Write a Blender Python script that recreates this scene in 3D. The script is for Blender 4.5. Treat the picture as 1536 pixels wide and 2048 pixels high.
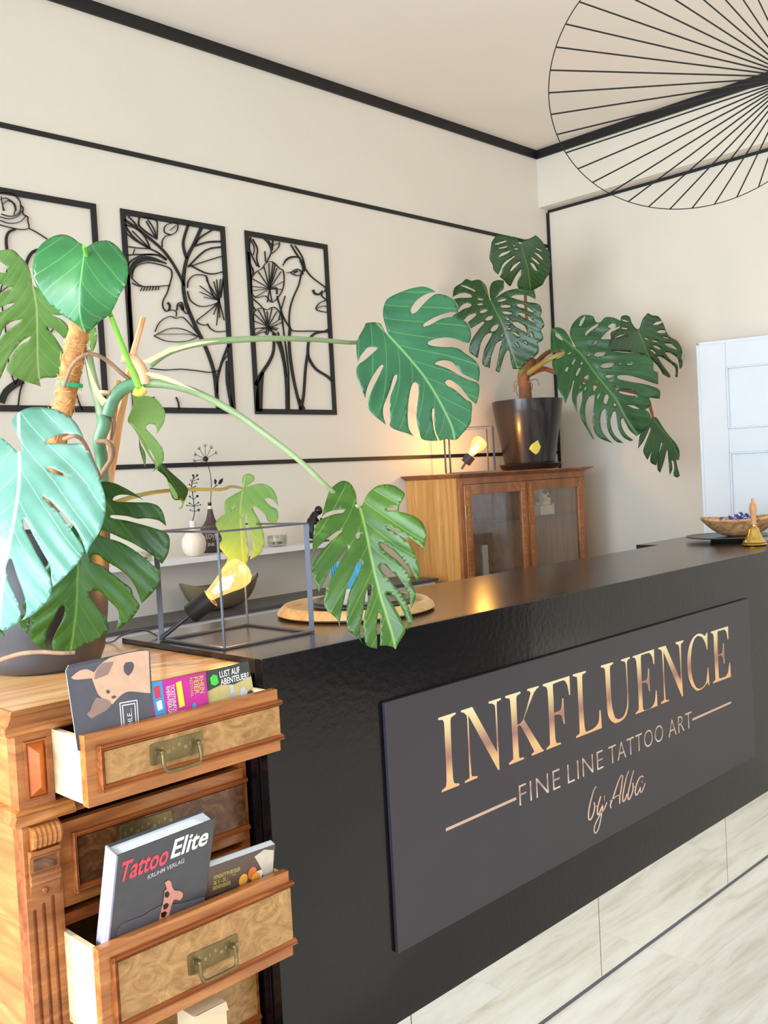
import bpy, bmesh, math, random
from mathutils import Vector, Matrix
from mathutils.geometry import delaunay_2d_cdt

for o in list(bpy.data.objects): bpy.data.objects.remove(o)
S = bpy.context.scene
COL = S.collection
random.seed(7)

# ------------------------------------------------------------------ camera
FPX, YAW, PIT, ROL = 1929.38, 0.788107273, -0.0356619756, 0.0541497437
CAM = Vector((0, 0, 1.44))
_f = Vector((math.cos(PIT)*math.cos(YAW), math.cos(PIT)*math.sin(YAW), math.sin(PIT)))
_r = Vector((math.sin(YAW), -math.cos(YAW), 0))
_d = _f.cross(_r)
RIGHT = _r*math.cos(ROL) + _d*math.sin(ROL)
DOWN = -_r*math.sin(ROL) + _d*math.cos(ROL)
FWD = _f
cd = bpy.data.cameras.new('camera'); cam = bpy.data.objects.new('camera', cd); COL.objects.link(cam)
cd.sensor_fit = 'VERTICAL'; cd.sensor_height = 36.0; cd.lens = FPX/2048*36.0
cd.clip_start = 0.02
M = Matrix((RIGHT, -DOWN, -FWD)).transposed().to_4x4(); M.translation = CAM
cam.matrix_world = M
S.camera = cam

# ------------------------------------------------------------------ light
S.view_settings.view_transform = 'Standard'; S.view_settings.look = 'None'
S.view_settings.gamma = 1; S.view_settings.use_curve_mapping = False
S.view_settings.exposure = 0.0
W = bpy.data.worlds.new('sky'); S.world = W; W.use_nodes = True
W.node_tree.nodes['Background'].inputs[0].default_value = (0.92, 0.96, 1.0, 1)
W.node_tree.nodes['Background'].inputs[1].default_value = 1.2

def lamp(name, kind, loc, direction, power, color, size=None, size_y=None, angle=None):
    l = bpy.data.lights.new(name, kind); l.energy = power; l.color = color
    if kind == 'AREA':
        l.shape = 'RECTANGLE'; l.size = size; l.size_y = size_y
    if angle is not None: l.angle = angle
    if kind == 'POINT': l.shadow_soft_size = size
    o = bpy.data.objects.new(name, l); COL.objects.link(o); o.location = loc
    if direction is not None:
        o.rotation_euler = Vector(direction).to_track_quat('-Z', 'Y').to_euler()
    return o
sun = lamp('sun', 'SUN', (-3, 4, 4), (1, -0.42, -0.40), 4.6, (1.0, 0.95, 0.86), angle=0.012)
wd_ = lamp('window_daylight', 'AREA', (-1.58, 1.05, 1.6), (1, 0.12, -0.05), 78, (0.70, 0.85, 1.0), 3.6, 2.2); wd_.data.spread = math.radians(95)
lamp('shopfront_daylight', 'AREA', (1.6, -2.95, 1.6), (0, 1, 0.4), 44, (1.0, 0.96, 0.90), 5.2, 2.5)

# ------------------------------------------------------------------ px -> place helpers
def ray(u, v): return RIGHT*((u-768)/FPX) + DOWN*((v-1024)/FPX) + FWD
def PY(u, v, y): r = ray(u, v); return CAM + r*((y-CAM.y)/r.y)
def PX(u, v, x): r = ray(u, v); return CAM + r*((x-CAM.x)/r.x)
def PZ(u, v, z): r = ray(u, v); return CAM + r*((z-CAM.z)/r.z)
def PD(u, v, d): return CAM + ray(u, v).normalized()*d

# ------------------------------------------------------------------ materials
def new_mat(name):
    m = bpy.data.materials.new(name); m.use_nodes = True
    return m, m.node_tree, m.node_tree.nodes['Principled BSDF']
def lin(c):
    return tuple((x/255/12.92 if x/255 <= 0.04045 else ((x/255+0.055)/1.055)**2.4) for x in c[:3]) + (1,)
def plain(name, c, rough=0.5, metal=0.0, coat=0.0, bump=0.0, bscale=80, spec=0.5, vary=0.0, vscale=6):
    m, t, b = new_mat(name)
    b.inputs['Base Color'].default_value = lin(c); b.inputs['Roughness'].default_value = rough
    b.inputs['Metallic'].default_value = metal; b.inputs['Coat Weight'].default_value = coat
    b.inputs['Specular IOR Level'].default_value = spec
    tc = t.nodes.new('ShaderNodeTexCoord')
    if vary or True:
        n = t.nodes.new('ShaderNodeTexNoise'); n.inputs['Scale'].default_value = vscale; n.inputs['Detail'].default_value = 5
        t.links.new(tc.outputs['Object'], n.inputs['Vector'])
        r = t.nodes.new('ShaderNodeValToRGB'); v = max(vary, 0.02)
        base = lin(c)
        r.color_ramp.elements[0].position = 0.3; r.color_ramp.elements[1].position = 0.7
        r.color_ramp.elements[0].color = tuple(x*(1-v) for x in base[:3]) + (1,)
        r.color_ramp.elements[1].color = tuple(min(1, x*(1+v)) for x in base[:3]) + (1,)
        t.links.new(n.outputs['Fac'], r.inputs['Fac']); t.links.new(r.outputs['Color'], b.inputs['Base Color'])
    if bump:
        n2 = t.nodes.new('ShaderNodeTexNoise'); n2.inputs['Scale'].default_value = bscale; n2.inputs['Detail'].default_value = 4
        t.links.new(tc.outputs['Object'], n2.inputs['Vector'])
        bp = t.nodes.new('ShaderNodeBump'); bp.inputs['Strength'].default_value = bump; bp.inputs['Distance'].default_value = 0.004
        t.links.new(n2.outputs['Fac'], bp.inputs['Height']); t.links.new(bp.outputs['Normal'], b.inputs['Normal'])
    return m
def wood(name, cols, scale=(2, 30, 30), rough=0.35, coat=0.2, distort=1.2, bump=0.08, nscale=1.0, pos=(0.3, 0.5, 0.72)):
    m, t, b = new_mat(name)
    tc = t.nodes.new('ShaderNodeTexCoord'); mp = t.nodes.new('ShaderNodeMapping')
    mp.inputs['Scale'].default_value = scale
    t.links.new(tc.outputs['Object'], mp.inputs['Vector'])
    n = t.nodes.new('ShaderNodeTexNoise'); n.inputs['Scale'].default_value = nscale; n.inputs['Detail'].default_value = 8
    n.inputs['Roughness'].default_value = 0.62; n.inputs['Distortion'].default_value = distort
    t.links.new(mp.outputs['Vector'], n.inputs['Vector'])
    r = t.nodes.new('ShaderNodeValToRGB'); cr = r.color_ramp
    cr.elements[0].position = pos[0]; cr.elements[0].color = lin(cols[0])
    cr.elements[1].position = pos[2]; cr.elements[1].color = lin(cols[2])
    e = cr.elements.new(pos[1]); e.color = lin(cols[1])
    t.links.new(n.outputs['Fac'], r.inputs['Fac']); t.links.new(r.outputs['Color'], b.inputs['Base Color'])
    bp = t.nodes.new('ShaderNodeBump'); bp.inputs['Strength'].default_value = bump; bp.inputs['Distance'].default_value = 0.003
    t.links.new(n.outputs['Fac'], bp.inputs['Height']); t.links.new(bp.outputs['Normal'], b.inputs['Normal'])
    b.inputs['Roughness'].default_value = rough; b.inputs['Coat Weight'].default_value = coat
    b.inputs['Coat Roughness'].default_value = 0.15
    return m
def emis(name, c, s):
    m, t, b = new_mat(name)
    b.inputs['Base Color'].default_value = lin(c); b.inputs['Emission Color'].default_value = lin(c)
    b.inputs['Emission Strength'].default_value = s
    return m
def glass(name, tint, alpha, rough=0.05, emit=0.0, haze=0.0):
    m, t, b = new_mat(name); out = t.nodes['Material Output']
    tr = t.nodes.new('ShaderNodeBsdfTransparent'); tr.inputs[0].default_value = lin(tint)
    gl = t.nodes.new('ShaderNodeBsdfGlossy'); gl.inputs['Roughness'].default_value = rough
    mx = t.nodes.new('ShaderNodeMixShader'); lw = t.nodes.new('ShaderNodeLayerWeight'); fr = t.nodes.new('ShaderNodeMath'); fr.operation = 'POWER'; fr.inputs[1].default_value = 4.0; t.links.new(lw.outputs['Facing'], fr.inputs[0])
    md = t.nodes.new('ShaderNodeMath'); md.operation = 'ADD'; md.inputs[1].default_value = alpha
    t.links.new(fr.outputs[0], md.inputs[0]); t.links.new(md.outputs[0], mx.inputs[0])
    t.links.new(tr.outputs[0], mx.inputs[1]); t.links.new(gl.outputs[0], mx.inputs[2])
    last = mx
    if haze:
        df = t.nodes.new('ShaderNodeBsdfDiffuse'); df.inputs[0].default_value = lin((196, 182, 178)); m2 = t.nodes.new('ShaderNodeMixShader'); m2.inputs[0].default_value = haze
        t.links.new(mx.outputs[0], m2.inputs[1]); t.links.new(df.outputs[0], m2.inputs[2]); last = m2
    if emit:
        em = t.nodes.new('ShaderNodeEmission'); em.inputs[0].default_value = lin(tint); em.inputs[1].default_value = emit
        ad = t.nodes.new('ShaderNodeAddShader'); t.links.new(mx.outputs[0], ad.inputs[0]); t.links.new(em.outputs[0], ad.inputs[1]); last = ad
    t.links.new(last.outputs[0], out.inputs['Surface'])
    return m
def leaf_mat(name, base, dark, vein, nv=7.0, k=0.9, rough=0.36, trans=0.25, sheen=0.22):
    m, t, b = new_mat(name); N = t.nodes; L = t.links; out = N['Material Output']
    uv = N.new('ShaderNodeUVMap'); uv.uv_map = 'leaf'
    sp = N.new('ShaderNodeSeparateXYZ'); L.new(uv.outputs[0], sp.inputs[0])
    def math_(op, a, bb=None, clamp=False):
        n = N.new('ShaderNodeMath'); n.operation = op; n.use_clamp = clamp
        if isinstance(a, (int, float)): n.inputs[0].default_value = a
        else: L.new(a, n.inputs[0])
        if bb is not None:
            if isinstance(bb, (int, float)): n.inputs[1].default_value = bb
            else: L.new(bb, n.inputs[1])
        return n.outputs[0]
    av = math_('ABSOLUTE', math_('SUBTRACT', sp.outputs[1], 0.5))
    lat = math_('MULTIPLY', math_('SUBTRACT', sp.outputs[0], math_('MULTIPLY', math_('POWER', av, 0.8), k)), nv)
    fr = math_('FRACT', math_('ADD', lat, 20.0))
    tri = math_('ABSOLUTE', math_('SUBTRACT', fr, 0.5))            # 0 on a lateral vein
    vl = math_('SUBTRACT', 1.0, math_('DIVIDE', tri, 0.045), True)
    vl = math_('MULTIPLY', vl, 0.42)
    mid = math_('SUBTRACT', 1.0, math_('DIVIDE', av, 0.013), True)
    ve = math_('MAXIMUM', vl, mid)
    tc = N.new('ShaderNodeTexCoord'); no = N.new('ShaderNodeTexNoise'); no.inputs['Scale'].default_value = 9; no.inputs['Detail'].default_value = 6
    L.new(tc.outputs['Object'], no.inputs['Vector'])
    rp = N.new('ShaderNodeValToRGB'); rp.color_ramp.elements[0].color = lin(dark); rp.color_ramp.elements[1].color = lin(base)
    rp.color_ramp.elements[0].position = 0.35; rp.color_ramp.elements[1].position = 0.65
    L.new(no.outputs['Fac'], rp.inputs['Fac'])
    mx = N.new('ShaderNodeMixRGB'); L.new(ve, mx.inputs[0]); L.new(rp.outputs[0], mx.inputs[1]); mx.inputs[2].default_value = lin(vein)
    L.new(mx.outputs[0], b.inputs['Base Color'])
    hgt = math_('ADD', math_('MULTIPLY', tri, 1.6), math_('MULTIPLY', math_('MINIMUM', math_('MULTIPLY', av, 14.0), 1.0), 0.5))
    bp = N.new('ShaderNodeBump'); bp.inputs['Strength'].default_value = 0.10; bp.inputs['Distance'].default_value = 0.006
    L.new(hgt, bp.inputs['Height']); L.new(bp.outputs[0], b.inputs['Normal'])
    b.inputs['Roughness'].default_value = rough; b.inputs['Coat Weight'].default_value = sheen; b.inputs['Coat Roughness'].default_value = 0.22
    tl = N.new('ShaderNodeBsdfTranslucent'); L.new(mx.outputs[0], tl.inputs[0])
    ms = N.new('ShaderNodeMixShader'); ms.inputs[0].default_value = trans
    L.new(b.outputs[0], ms.inputs[1]); L.new(tl.outputs[0], ms.inputs[2]); L.new(ms.outputs[0], out.inputs['Surface'])
    return m

MT = {}
MT['wall'] = plain('wall_paint', (226, 218, 204), 0.85, bump=0.12, bscale=140, vary=0.02, vscale=2)
MT['ceiling'] = plain('ceiling_paint', (240, 231, 219), 0.9, vary=0.03, vscale=1.2)
MT['blackline'] = plain('black_trim_paint', (14, 13, 15), 0.55)
MT['art'] = plain('black_cut_metal', (13, 13, 16), 0.5)
MT['counter'] = plain('black_gloss_paint', (16, 15, 18), 0.2, coat=0.12, bump=0.15, bscale=60, vary=0.15, vscale=5, spec=0.3)
MT['countertop'] = wood('dark_stained_top', [(24, 17, 15), (38, 28, 24), (62, 48, 42)], (1.2, 14, 14), rough=0.2, coat=0.1, bump=0.05)
MT['signboard'] = plain('charcoal_board', (56, 53, 60), 0.42, vary=0.03, spec=0.4)
MT['wood'] = wood('walnut_honey', [(152, 92, 46), (190, 122, 64), (218, 156, 92)], (3, 3, 26), rough=0.33)
MT['wood_front_shade'] = wood('walnut_front_shaded', [(124, 68, 30), (160, 96, 46), (192, 128, 70)], (4, 4, 30), rough=0.33)  # walnut toned darker, shade of the chest front put into the colour
MT['wood_x'] = wood('walnut_honey_lengthwise', [(136, 78, 36), (172, 106, 52), (204, 140, 78)], (3, 40, 40), rough=0.3)
MT['wood_dark'] = wood('walnut_moulding', [(104, 50, 22), (152, 82, 38), (184, 110, 58)], (3, 30, 30), rough=0.3)
MT['top_wood_sunlit'] = wood('commode_top_sunlit', [(206, 132, 74), (238, 182, 118), (252, 220, 170)], (2.2, 26, 26), rough=0.25, coat=0.4, bump=0.04)  # sun highlights on the chest top put into paler wood tones
MT['burl'] = wood('burl_veneer', [(140, 98, 52), (172, 128, 74), (200, 156, 100)], (20, 20, 30), rough=0.3, distort=2.2)
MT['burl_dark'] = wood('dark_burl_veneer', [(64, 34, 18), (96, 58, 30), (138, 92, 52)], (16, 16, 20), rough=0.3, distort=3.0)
MT['raised'] = wood('raised_panel_wood', [(160, 74, 24), (190, 96, 36), (210, 118, 56)], (3, 3, 20), rough=0.3)
MT['pale_wood'] = wood('raw_drawer_wood', [(206, 176, 130), (230, 206, 164), (244, 226, 190)], (3, 3, 22), rough=0.6, coat=0)
MT['brass_old'] = plain('aged_brass', (128, 112, 76), 0.42, metal=0.75, bump=0.2, bscale=120, vary=0.2, vscale=30)
MT['brass_light'] = plain('worn_brass', (158, 142, 100), 0.4, metal=0.7)
MT['brass'] = plain('polished_brass', (214, 182, 104), 0.22, metal=1.0)
MT['bronze_bowl'] = plain('bronze', (158, 142, 112), 0.3, metal=0.55, vary=0.2)
MT['oak'] = wood('cabinet_oak_veneer', [(190, 126, 60), (214, 152, 80), (232, 178, 106)], (30, 30, 1.6), rough=0.4, nscale=1.6, distort=0.5)
MT['cab_frame'] = wood('cabinet_frame_wood', [(122, 70, 34), (158, 96, 52), (190, 126, 76)], (8, 8, 3), rough=0.35)
MT['cab_back'] = wood('cabinet_inner_wood', [(150, 100, 56), (184, 134, 82), (206, 158, 104)], (4, 4, 2), rough=0.5, nscale=5)
MT['pot'] = plain('dark_grey_pot', (70, 68, 72), 0.42, vary=0.05)
MT['pot_black'] = plain('black_satin_pot', (34, 28, 29), 0.28, coat=0.2)
MT['soil'] = plain('soil', (60, 42, 30), 0.95, bump=0.8, bscale=60, vary=0.3, vscale=30)
MT['coir'] = plain('coir_pole', (186, 128, 76), 0.9, bump=0.9, bscale=70, vary=0.5, vscale=60)
MT['fibre'] = plain('coir_fibre', (226, 190, 130), 0.8)
MT['stick'] = wood('split_cane', [(186, 120, 72), (224, 166, 112), (246, 206, 160)], (14, 14, 3), rough=0.6, coat=0)
MT['root'] = plain('aerial_root', (150, 116, 92), 0.8, bump=0.6, bscale=120, vary=0.2, vscale=40)
MT['stem'] = plain('green_stem', (92, 140, 104), 0.4, vary=0.2, vscale=18)
MT['stem_b'] = plain('bright_green_petiole', (124, 190, 66), 0.4, vary=0.1)
MT['petiole'] = plain('olive_petiole', (134, 156, 112), 0.4, vary=0.2, vscale=12)
MT['sheath'] = plain('dry_sheath', (232, 186, 146), 0.6, vary=0.15, vscale=20)
MT['petiole2'] = plain('yellow_petiole', (168, 160, 88), 0.45, vary=0.15)
MT['trunk2'] = plain('brown_plant_trunk', (150, 98, 66), 0.8, bump=0.6, bscale=60, vary=0.3, vscale=30)
MT['tie'] = plain('green_tie', (20, 170, 110), 0.4)
MT['iron'] = plain('grey_black_metal', (98, 101, 112), 0.36, metal=0.5)
MT['socket'] = plain('black_bakelite', (54, 50, 52), 0.5)
MT['cable'] = plain('grey_cable', (96, 98, 104), 0.4)
MT['amber'] = glass('amber_bulb_glass', (255, 222, 150), 0.06, 0.05, emit=0.55)
MT['filament'] = emis('glowing_filament', (255, 220, 150), 70)
MT['clearglass'] = glass('clear_glass', (238, 240, 238), 0.02)
MT['cabglass'] = glass('cabinet_glass', (250, 248, 245), 0.10, 0.04, haze=0.06)
MT['tray'] = wood('pale_wood_tray', [(196, 158, 106), (220, 184, 132), (236, 206, 160)], (4, 26, 26), rough=0.45, coat=0)
MT['black_gloss'] = plain('black_gloss', (18, 18, 20), 0.2)
MT['white_gloss'] = plain('white_gloss', (236, 230, 226), 0.35)
MT['white_wood'] = plain('white_lacquer', (226, 222, 222), 0.5)
MT['grey_top'] = plain('grey_sideboard_top', (84, 80, 80), 0.4)
MT['door'] = plain('white_door_paint', (214, 220, 226), 0.45, bump=0.1, bscale=30)
MT['olive'] = wood('olive_wood', [(120, 78, 48), (206, 156, 108), (232, 190, 142)], (14, 14, 26), rough=0.4, distort=3, coat=0.3)
MT['slate'] = plain('slate_plate', (62, 62, 62), 0.35)
MT['handle_wood'] = wood('turned_handle', [(188, 128, 74), (214, 156, 100), (236, 188, 134)], (14, 14, 4), rough=0.4)
MT['candy'] = plain('white_candy_wrapper', (232, 234, 244), 0.3)
MT['candy_b'] = plain('blue_candy_wrapper', (66, 78, 158), 0.3)
MT['mirror'] = plain('mirror_panel', (248, 249, 246), 0.02, metal=1.0)
MT['pale_vase'] = wood('pale_wood_vase', [(206, 186, 164), (226, 208, 188), (240, 226, 210)], (30, 3, 3), rough=0.5, coat=0)
MT['brown_block'] = plain('dark_brown_block', (70, 52, 46), 0.5)
MT['paper'] = plain('page_paper', (220, 232, 240), 0.7)
MT['card'] = plain('beige_card', (226, 206, 172), 0.7)
MT['bone'] = plain('skull_bone', (240, 236, 218), 0.6, vary=0.1, vscale=25)
MT['sticker'] = plain('yellow_green_sticker', (196, 204, 90), 0.5)
MT['bluecard'] = plain('blue_printed_card', (84, 180, 226), 0.4, vary=0.25, vscale=60)
for nm, c in dict(mag=(82, 82, 92), mag_edge=(200, 208, 212), dog=(214, 174, 146), dog2=(150, 122, 112), dogdark=(84, 74, 80), white=(240, 240, 240), magenta=(196, 28, 148),
                  cyan=(52, 152, 206), red=(206, 50, 80), yellow=(240, 226, 60), leafy=(70, 210, 60), lilac=(190, 150, 200), foto=(196, 182, 120), fotodark=(52, 60, 58),
                  grey1=(176, 172, 178), book=(70, 70, 76), spine=(150, 148, 172), redt=(226, 70, 92), copper=(206, 140, 124), artdark=(92, 74, 66), orange=(222, 120, 60),
                  orange2=(236, 174, 70), petal=(206, 200, 184), gold=(206, 196, 84), lightgrey=(196, 200, 204), darkhole=(10, 9, 9)).items():
    MT[nm] = plain('print_' + nm, c, 0.38, vary=0.08, vscale=50)
# letters on the counter sign: a printed metallic gradient that belongs to the lettering
def grad_mat(name, z0, z1, stops):
    m, t, b = new_mat(name); N = t.nodes; L = t.links
    g = N.new('ShaderNodeNewGeometry'); s = N.new('ShaderNodeSeparateXYZ'); L.new(g.outputs['Position'], s.inputs[0])
    mr = N.new('ShaderNodeMapRange'); mr.inputs[1].default_value = z0; mr.inputs[2].default_value = z1; L.new(s.outputs[2], mr.inputs[0])
    r = N.new('ShaderNodeValToRGB'); cr = r.color_ramp
    cr.elements[0].position = stops[0][0]; cr.elements[0].color = lin(stops[0][1]); cr.elements[1].position = stops[-1][0]; cr.elements[1].color = lin(stops[-1][1])
    for p, c in stops[1:-1]: e = cr.elements.new(p); e.color = lin(c)
    L.new(mr.outputs[0], r.inputs[0]); L.new(r.outputs[0], b.inputs['Base Color'])
    b.inputs['Roughness'].default_value = 0.5; b.inputs['Metallic'].default_value = 0.25
    return m
# floor: pale washed oak planks along X
def floor_mat():
    m, t, b = new_mat('washed_oak_laminate'); N = t.nodes; L = t.links
    tc = N.new('ShaderNodeTexCoord'); mp = N.new('ShaderNodeMapping'); mp.inputs['Scale'].default_value = (1, 1, 1)
    L.new(tc.outputs['Object'], mp.inputs[0])
    br = N.new('ShaderNodeTexBrick'); br.inputs['Scale'].default_value = 1.0; br.inputs['Brick Width'].default_value = 1.25; br.inputs['Row Height'].default_value = 0.19
    br.inputs['Mortar Size'].default_value = 0.0012; br.offset = 0.37
    br.inputs['Color1'].default_value = (0.12, 0.12, 0.12, 1); br.inputs['Color2'].default_value = (0.9, 0.9, 0.9, 1); br.inputs['Mortar'].default_value = (0, 0, 0, 1)
    L.new(mp.outputs[0], br.inputs['Vector'])
    m2 = N.new('ShaderNodeMapping'); m2.inputs['Scale'].default_value = (1.3, 9, 1); L.new(tc.outputs['Object'], m2.inputs[0])
    n = N.new('ShaderNodeTexNoise'); n.noise_dimensions = '4D'; n.inputs['Scale'].default_value = 1.6; n.inputs['Detail'].default_value = 10; n.inputs['Roughness'].default_value = 0.65; n.inputs['Distortion'].default_value = 1.3
    L.new(m2.outputs[0], n.inputs['Vector'])
    mu = N.new('ShaderNodeMath'); mu.operation = 'MULTIPLY'; mu.inputs[1].default_value = 7; L.new(br.outputs['Color'], mu.inputs[0]); L.new(mu.outputs[0], n.inputs['W'])
    r = N.new('ShaderNodeValToRGB'); cr = r.color_ramp
    cr.elements[0].position = 0.27; cr.elements[0].color = lin((208, 198, 180)); cr.elements[1].position = 0.62; cr.elements[1].color = lin((248, 246, 240))
    e = cr.elements.new(0.42); e.color = lin((232, 227, 214)); e = cr.elements.new(0.5); e.color = lin((242, 238, 229))
    L.new(n.outputs['Fac'], r.inputs[0])
    mx = N.new('ShaderNodeMixRGB'); mx.blend_type = 'MULTIPLY'; mx.inputs[0].default_value = 0.22; L.new(r.outputs[0], mx.inputs[1])
    r2 = N.new('ShaderNodeValToRGB'); r2.color_ramp.elements[0].color = (0.55, 0.52, 0.48, 1); r2.color_ramp.elements[0].position = 0.0; r2.color_ramp.elements[1].color = (1, 1, 1, 1); r2.color_ramp.elements[1].position = 0.12
    L.new(br.outputs['Color'], r2.inputs[0]); L.new(r2.outputs[0], mx.inputs[2])
    L.new(mx.outputs[0], b.inputs['Base Color']); b.inputs['Roughness'].default_value = 0.4
    return m
MT['floor'] = floor_mat()

# ------------------------------------------------------------------ mesh builder
class MB:
    def __init__(s): s.v = []; s.f = []; s.mi = []; s.m = 0
    def add(s, vs, fs):
        n = len(s.v); s.v += [tuple(v) for v in vs]
        for f in fs: s.f.append([i+n for i in f]); s.mi.append(s.m)
        return s
    def box(s, x0, x1, y0, y1, z0, z1):
        return s.add([(x0,y0,z0),(x1,y0,z0),(x1,y1,z0),(x0,y1,z0),(x0,y0,z1),(x1,y0,z1),(x1,y1,z1),(x0,y1,z1)],
                     [(3,2,1,0),(4,5,6,7),(0,1,5,4),(1,2,6,5),(2,3,7,6),(3,0,4,7)])
    def hexa(s, a, b):   # two quads (4 pts each), joined
        return s.add(list(a)+list(b), [(3,2,1,0),(4,5,6,7),(0,1,5,4),(1,2,6,5),(2,3,7,6),(3,0,4,7)])
    def extr(s, pts, d):   # polygon extruded by vector d
        n = len(pts); d = Vector(d); a = [Vector(p) for p in pts]; b = [p+d for p in a]
        fs = [list(range(n))[::-1], [i+n for i in range(n)]] + [(i, (i+1) % n, (i+1) % n+n, i+n) for i in range(n)]
        return s.add(a+b, fs)
    def bar(s, a, b, w, h=None, up=(0, 0, 1)):
        a = Vector(a); b = Vector(b); h = h or w; d = (b-a).normalized(); u = Vector(up)
        if abs(d.dot(u)) > 0.95: u = Vector((1, 0, 0))
        x = d.cross(u).normalized()*w/2; y = x.cross(d).normalized()*h/2
        return s.hexa([a-x-y, a+x-y, a+x+y, a-x+y], [b-x-y, b+x-y, b+x+y, b-x+y])
    def tube(s, pts, rad, n=10, caps=True):
        pts = [Vector(p) for p in pts]; k = len(pts)
        if isinstance(rad, (int, float)): rad = [rad]*k
        ref = Vector((0, 0, 1)); vs = []
        prev = None
        for i, p in enumerate(pts):
            d = (pts[min(i+1, k-1)]-pts[max(i-1, 0)]).normalized()
            if prev is None:
                if abs(d.dot(ref)) > 0.9: ref = Vector((1, 0, 0))
                x = d.cross(ref).normalized()
            else: x = (prev - d*prev.dot(d)).normalized()
            prev = x; y = d.cross(x)
            for j in range(n):
                a = 2*math.pi*j/n; vs.append(p + (x*math.cos(a)+y*math.sin(a))*rad[i])
        fs = [(i*n+j, i*n+(j+1) % n, (i+1)*n+(j+1) % n, (i+1)*n+j) for i in range(k-1) for j in range(n)]
        if caps: fs += [list(range(n))[::-1], [(k-1)*n+j for j in range(n)]]
        return s.add(vs, fs)
    def lathe(s, prof, c, n=40, axis=(0, 0, 1), sx=1, sy=1):   # profile (r, h)
        c = Vector(c); ax = Vector(axis).normalized()
        q = Vector((0, 0, 1)).rotation_difference(ax).to_matrix()
        vs = []; k = len(prof)
        for r, h in prof:
            for j in range(n):
                a = 2*math.pi*j/n; vs.append(c + q @ Vector((r*math.cos(a)*sx, r*math.sin(a)*sy, h)))
        fs = [(i*n+j, i*n+(j+1) % n, (i+1)*n+(j+1) % n, (i+1)*n+j) for i in range(k-1) for j in range(n)]
        if prof[0][0] > 1e-5: fs.append(list(range(n))[::-1])
        if prof[-1][0] > 1e-5: fs.append([(k-1)*n+j for j in range(n)])
        return s.add(vs, fs)
    def sphere(s, c, r, n=14, sc=(1, 1, 1)):
        c = Vector(c); k = n//2
        vs = []
        for i in range(k+1):
            th = math.pi*i/k
            for j in range(n):
                a = 2*math.pi*j/n
                vs.append(c + Vector((r*sc[0]*math.sin(th)*math.cos(a), r*sc[1]*math.sin(th)*math.sin(a), r*sc[2]*math.cos(th))))
        return s.add(vs, [(i*n+j, (i+1)*n+j, (i+1)*n+(j+1) % n, i*n+(j+1) % n) for i in range(k) for j in range(n)])
    def build(s, name, mats, parent=None, smooth=False, bevel=0.0, merge=False, recalc=True):
        if not isinstance(mats, (list, tuple)): mats = [mats]
        off = parent_world(parent) if parent else Vector((0, 0, 0))
        me = bpy.data.meshes.new(name)
        me.from_pydata([tuple(Vector(v)-off) for v in s.v], [], s.f)
        for m in mats: me.materials.append(m)
        for i, p in enumerate(me.polygons): p.material_index = s.mi[i]; p.use_smooth = smooth
        if merge or recalc:
            bm = bmesh.new(); bm.from_mesh(me)
            if merge: bmesh.ops.remove_doubles(bm, verts=bm.verts, dist=1e-5)
            if recalc: bmesh.ops.recalc_face_normals(bm, faces=bm.faces)
            bm.to_mesh(me); bm.free()
        me.update()
        o = bpy.data.objects.new(name, me); COL.objects.link(o)
        if parent: o.parent = parent
        if smooth:
            try: me.set_sharp_from_angle(angle=math.radians(50))
            except Exception: pass
        if bevel:
            b = o.modifiers.new('bevel', 'BEVEL'); b.width = bevel; b.segments = 2; b.limit_method = 'ANGLE'; b.angle_limit = 0.6
        return o
def parent_world(p):
    v = Vector((0, 0, 0))
    while p: v += Vector(p.location); p = p.parent
    return v
def tag(o, label, cat, group=None, kind=None):
    o['label'] = label; o['category'] = cat
    if group: o['group'] = group
    if kind: o['kind'] = kind
    return o
def thing(name, label, cat, loc, group=None):
    o = bpy.data.objects.new(name, None); COL.objects.link(o); o.location = loc
    o.empty_display_size = 0.05
    return tag(o, label, cat, group)
def struct(o): o['kind'] = 'structure'; return o

def smooth_path(pts, sub=5):
    pts = [Vector(p) for p in pts]; out = []
    for i in range(len(pts)-1):
        p0 = pts[max(i-1, 0)]; p1 = pts[i]; p2 = pts[i+1]; p3 = pts[min(i+2, len(pts)-1)]
        for k in range(sub):
            t = k/sub
            out.append(0.5*((2*p1)+(p2-p0)*t+(2*p0-5*p1+4*p2-p3)*t*t+(3*p1-p0-3*p2+p3)*t**3))
    out.append(pts[-1]); return out
def smooth_closed(pts, sub=3, corner=68):
    n = len(pts); P = [Vector((p[0], p[1])) for p in pts]; sharp = []
    for i in range(n):
        a = P[i]-P[i-1]; b = P[(i+1) % n]-P[i]
        if a.length < 1e-6 or b.length < 1e-6: sharp.append(True); continue
        sharp.append(math.degrees(a.angle(b)) > corner)
    out = []
    for i in range(n):
        p1 = P[i]; p2 = P[(i+1) % n]
        p0 = P[i-1] if not sharp[i] else p1-(p2-p1)*0.5
        p3 = P[(i+2) % n] if not sharp[(i+1) % n] else p2+(p2-p1)*0.5
        for k in range(sub):
            t = k/sub
            out.append(0.5*((2*p1)+(p2-p0)*t+(2*p0-5*p1+4*p2-p3)*t*t+(3*p1-p0-3*p2+p3)*t**3))
    return out
def inside(p, poly):
    c = False; n = len(poly); x, y = p[0], p[1]; j = n-1
    for i in range(n):
        xi, yi = poly[i][0], poly[i][1]; xj, yj = poly[j][0], poly[j][1]
        if (yi > y) != (yj > y) and x < (xj-xi)*(y-yi)/(yj-yi)+xi: c = not c
        j = i
    return c
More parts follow.
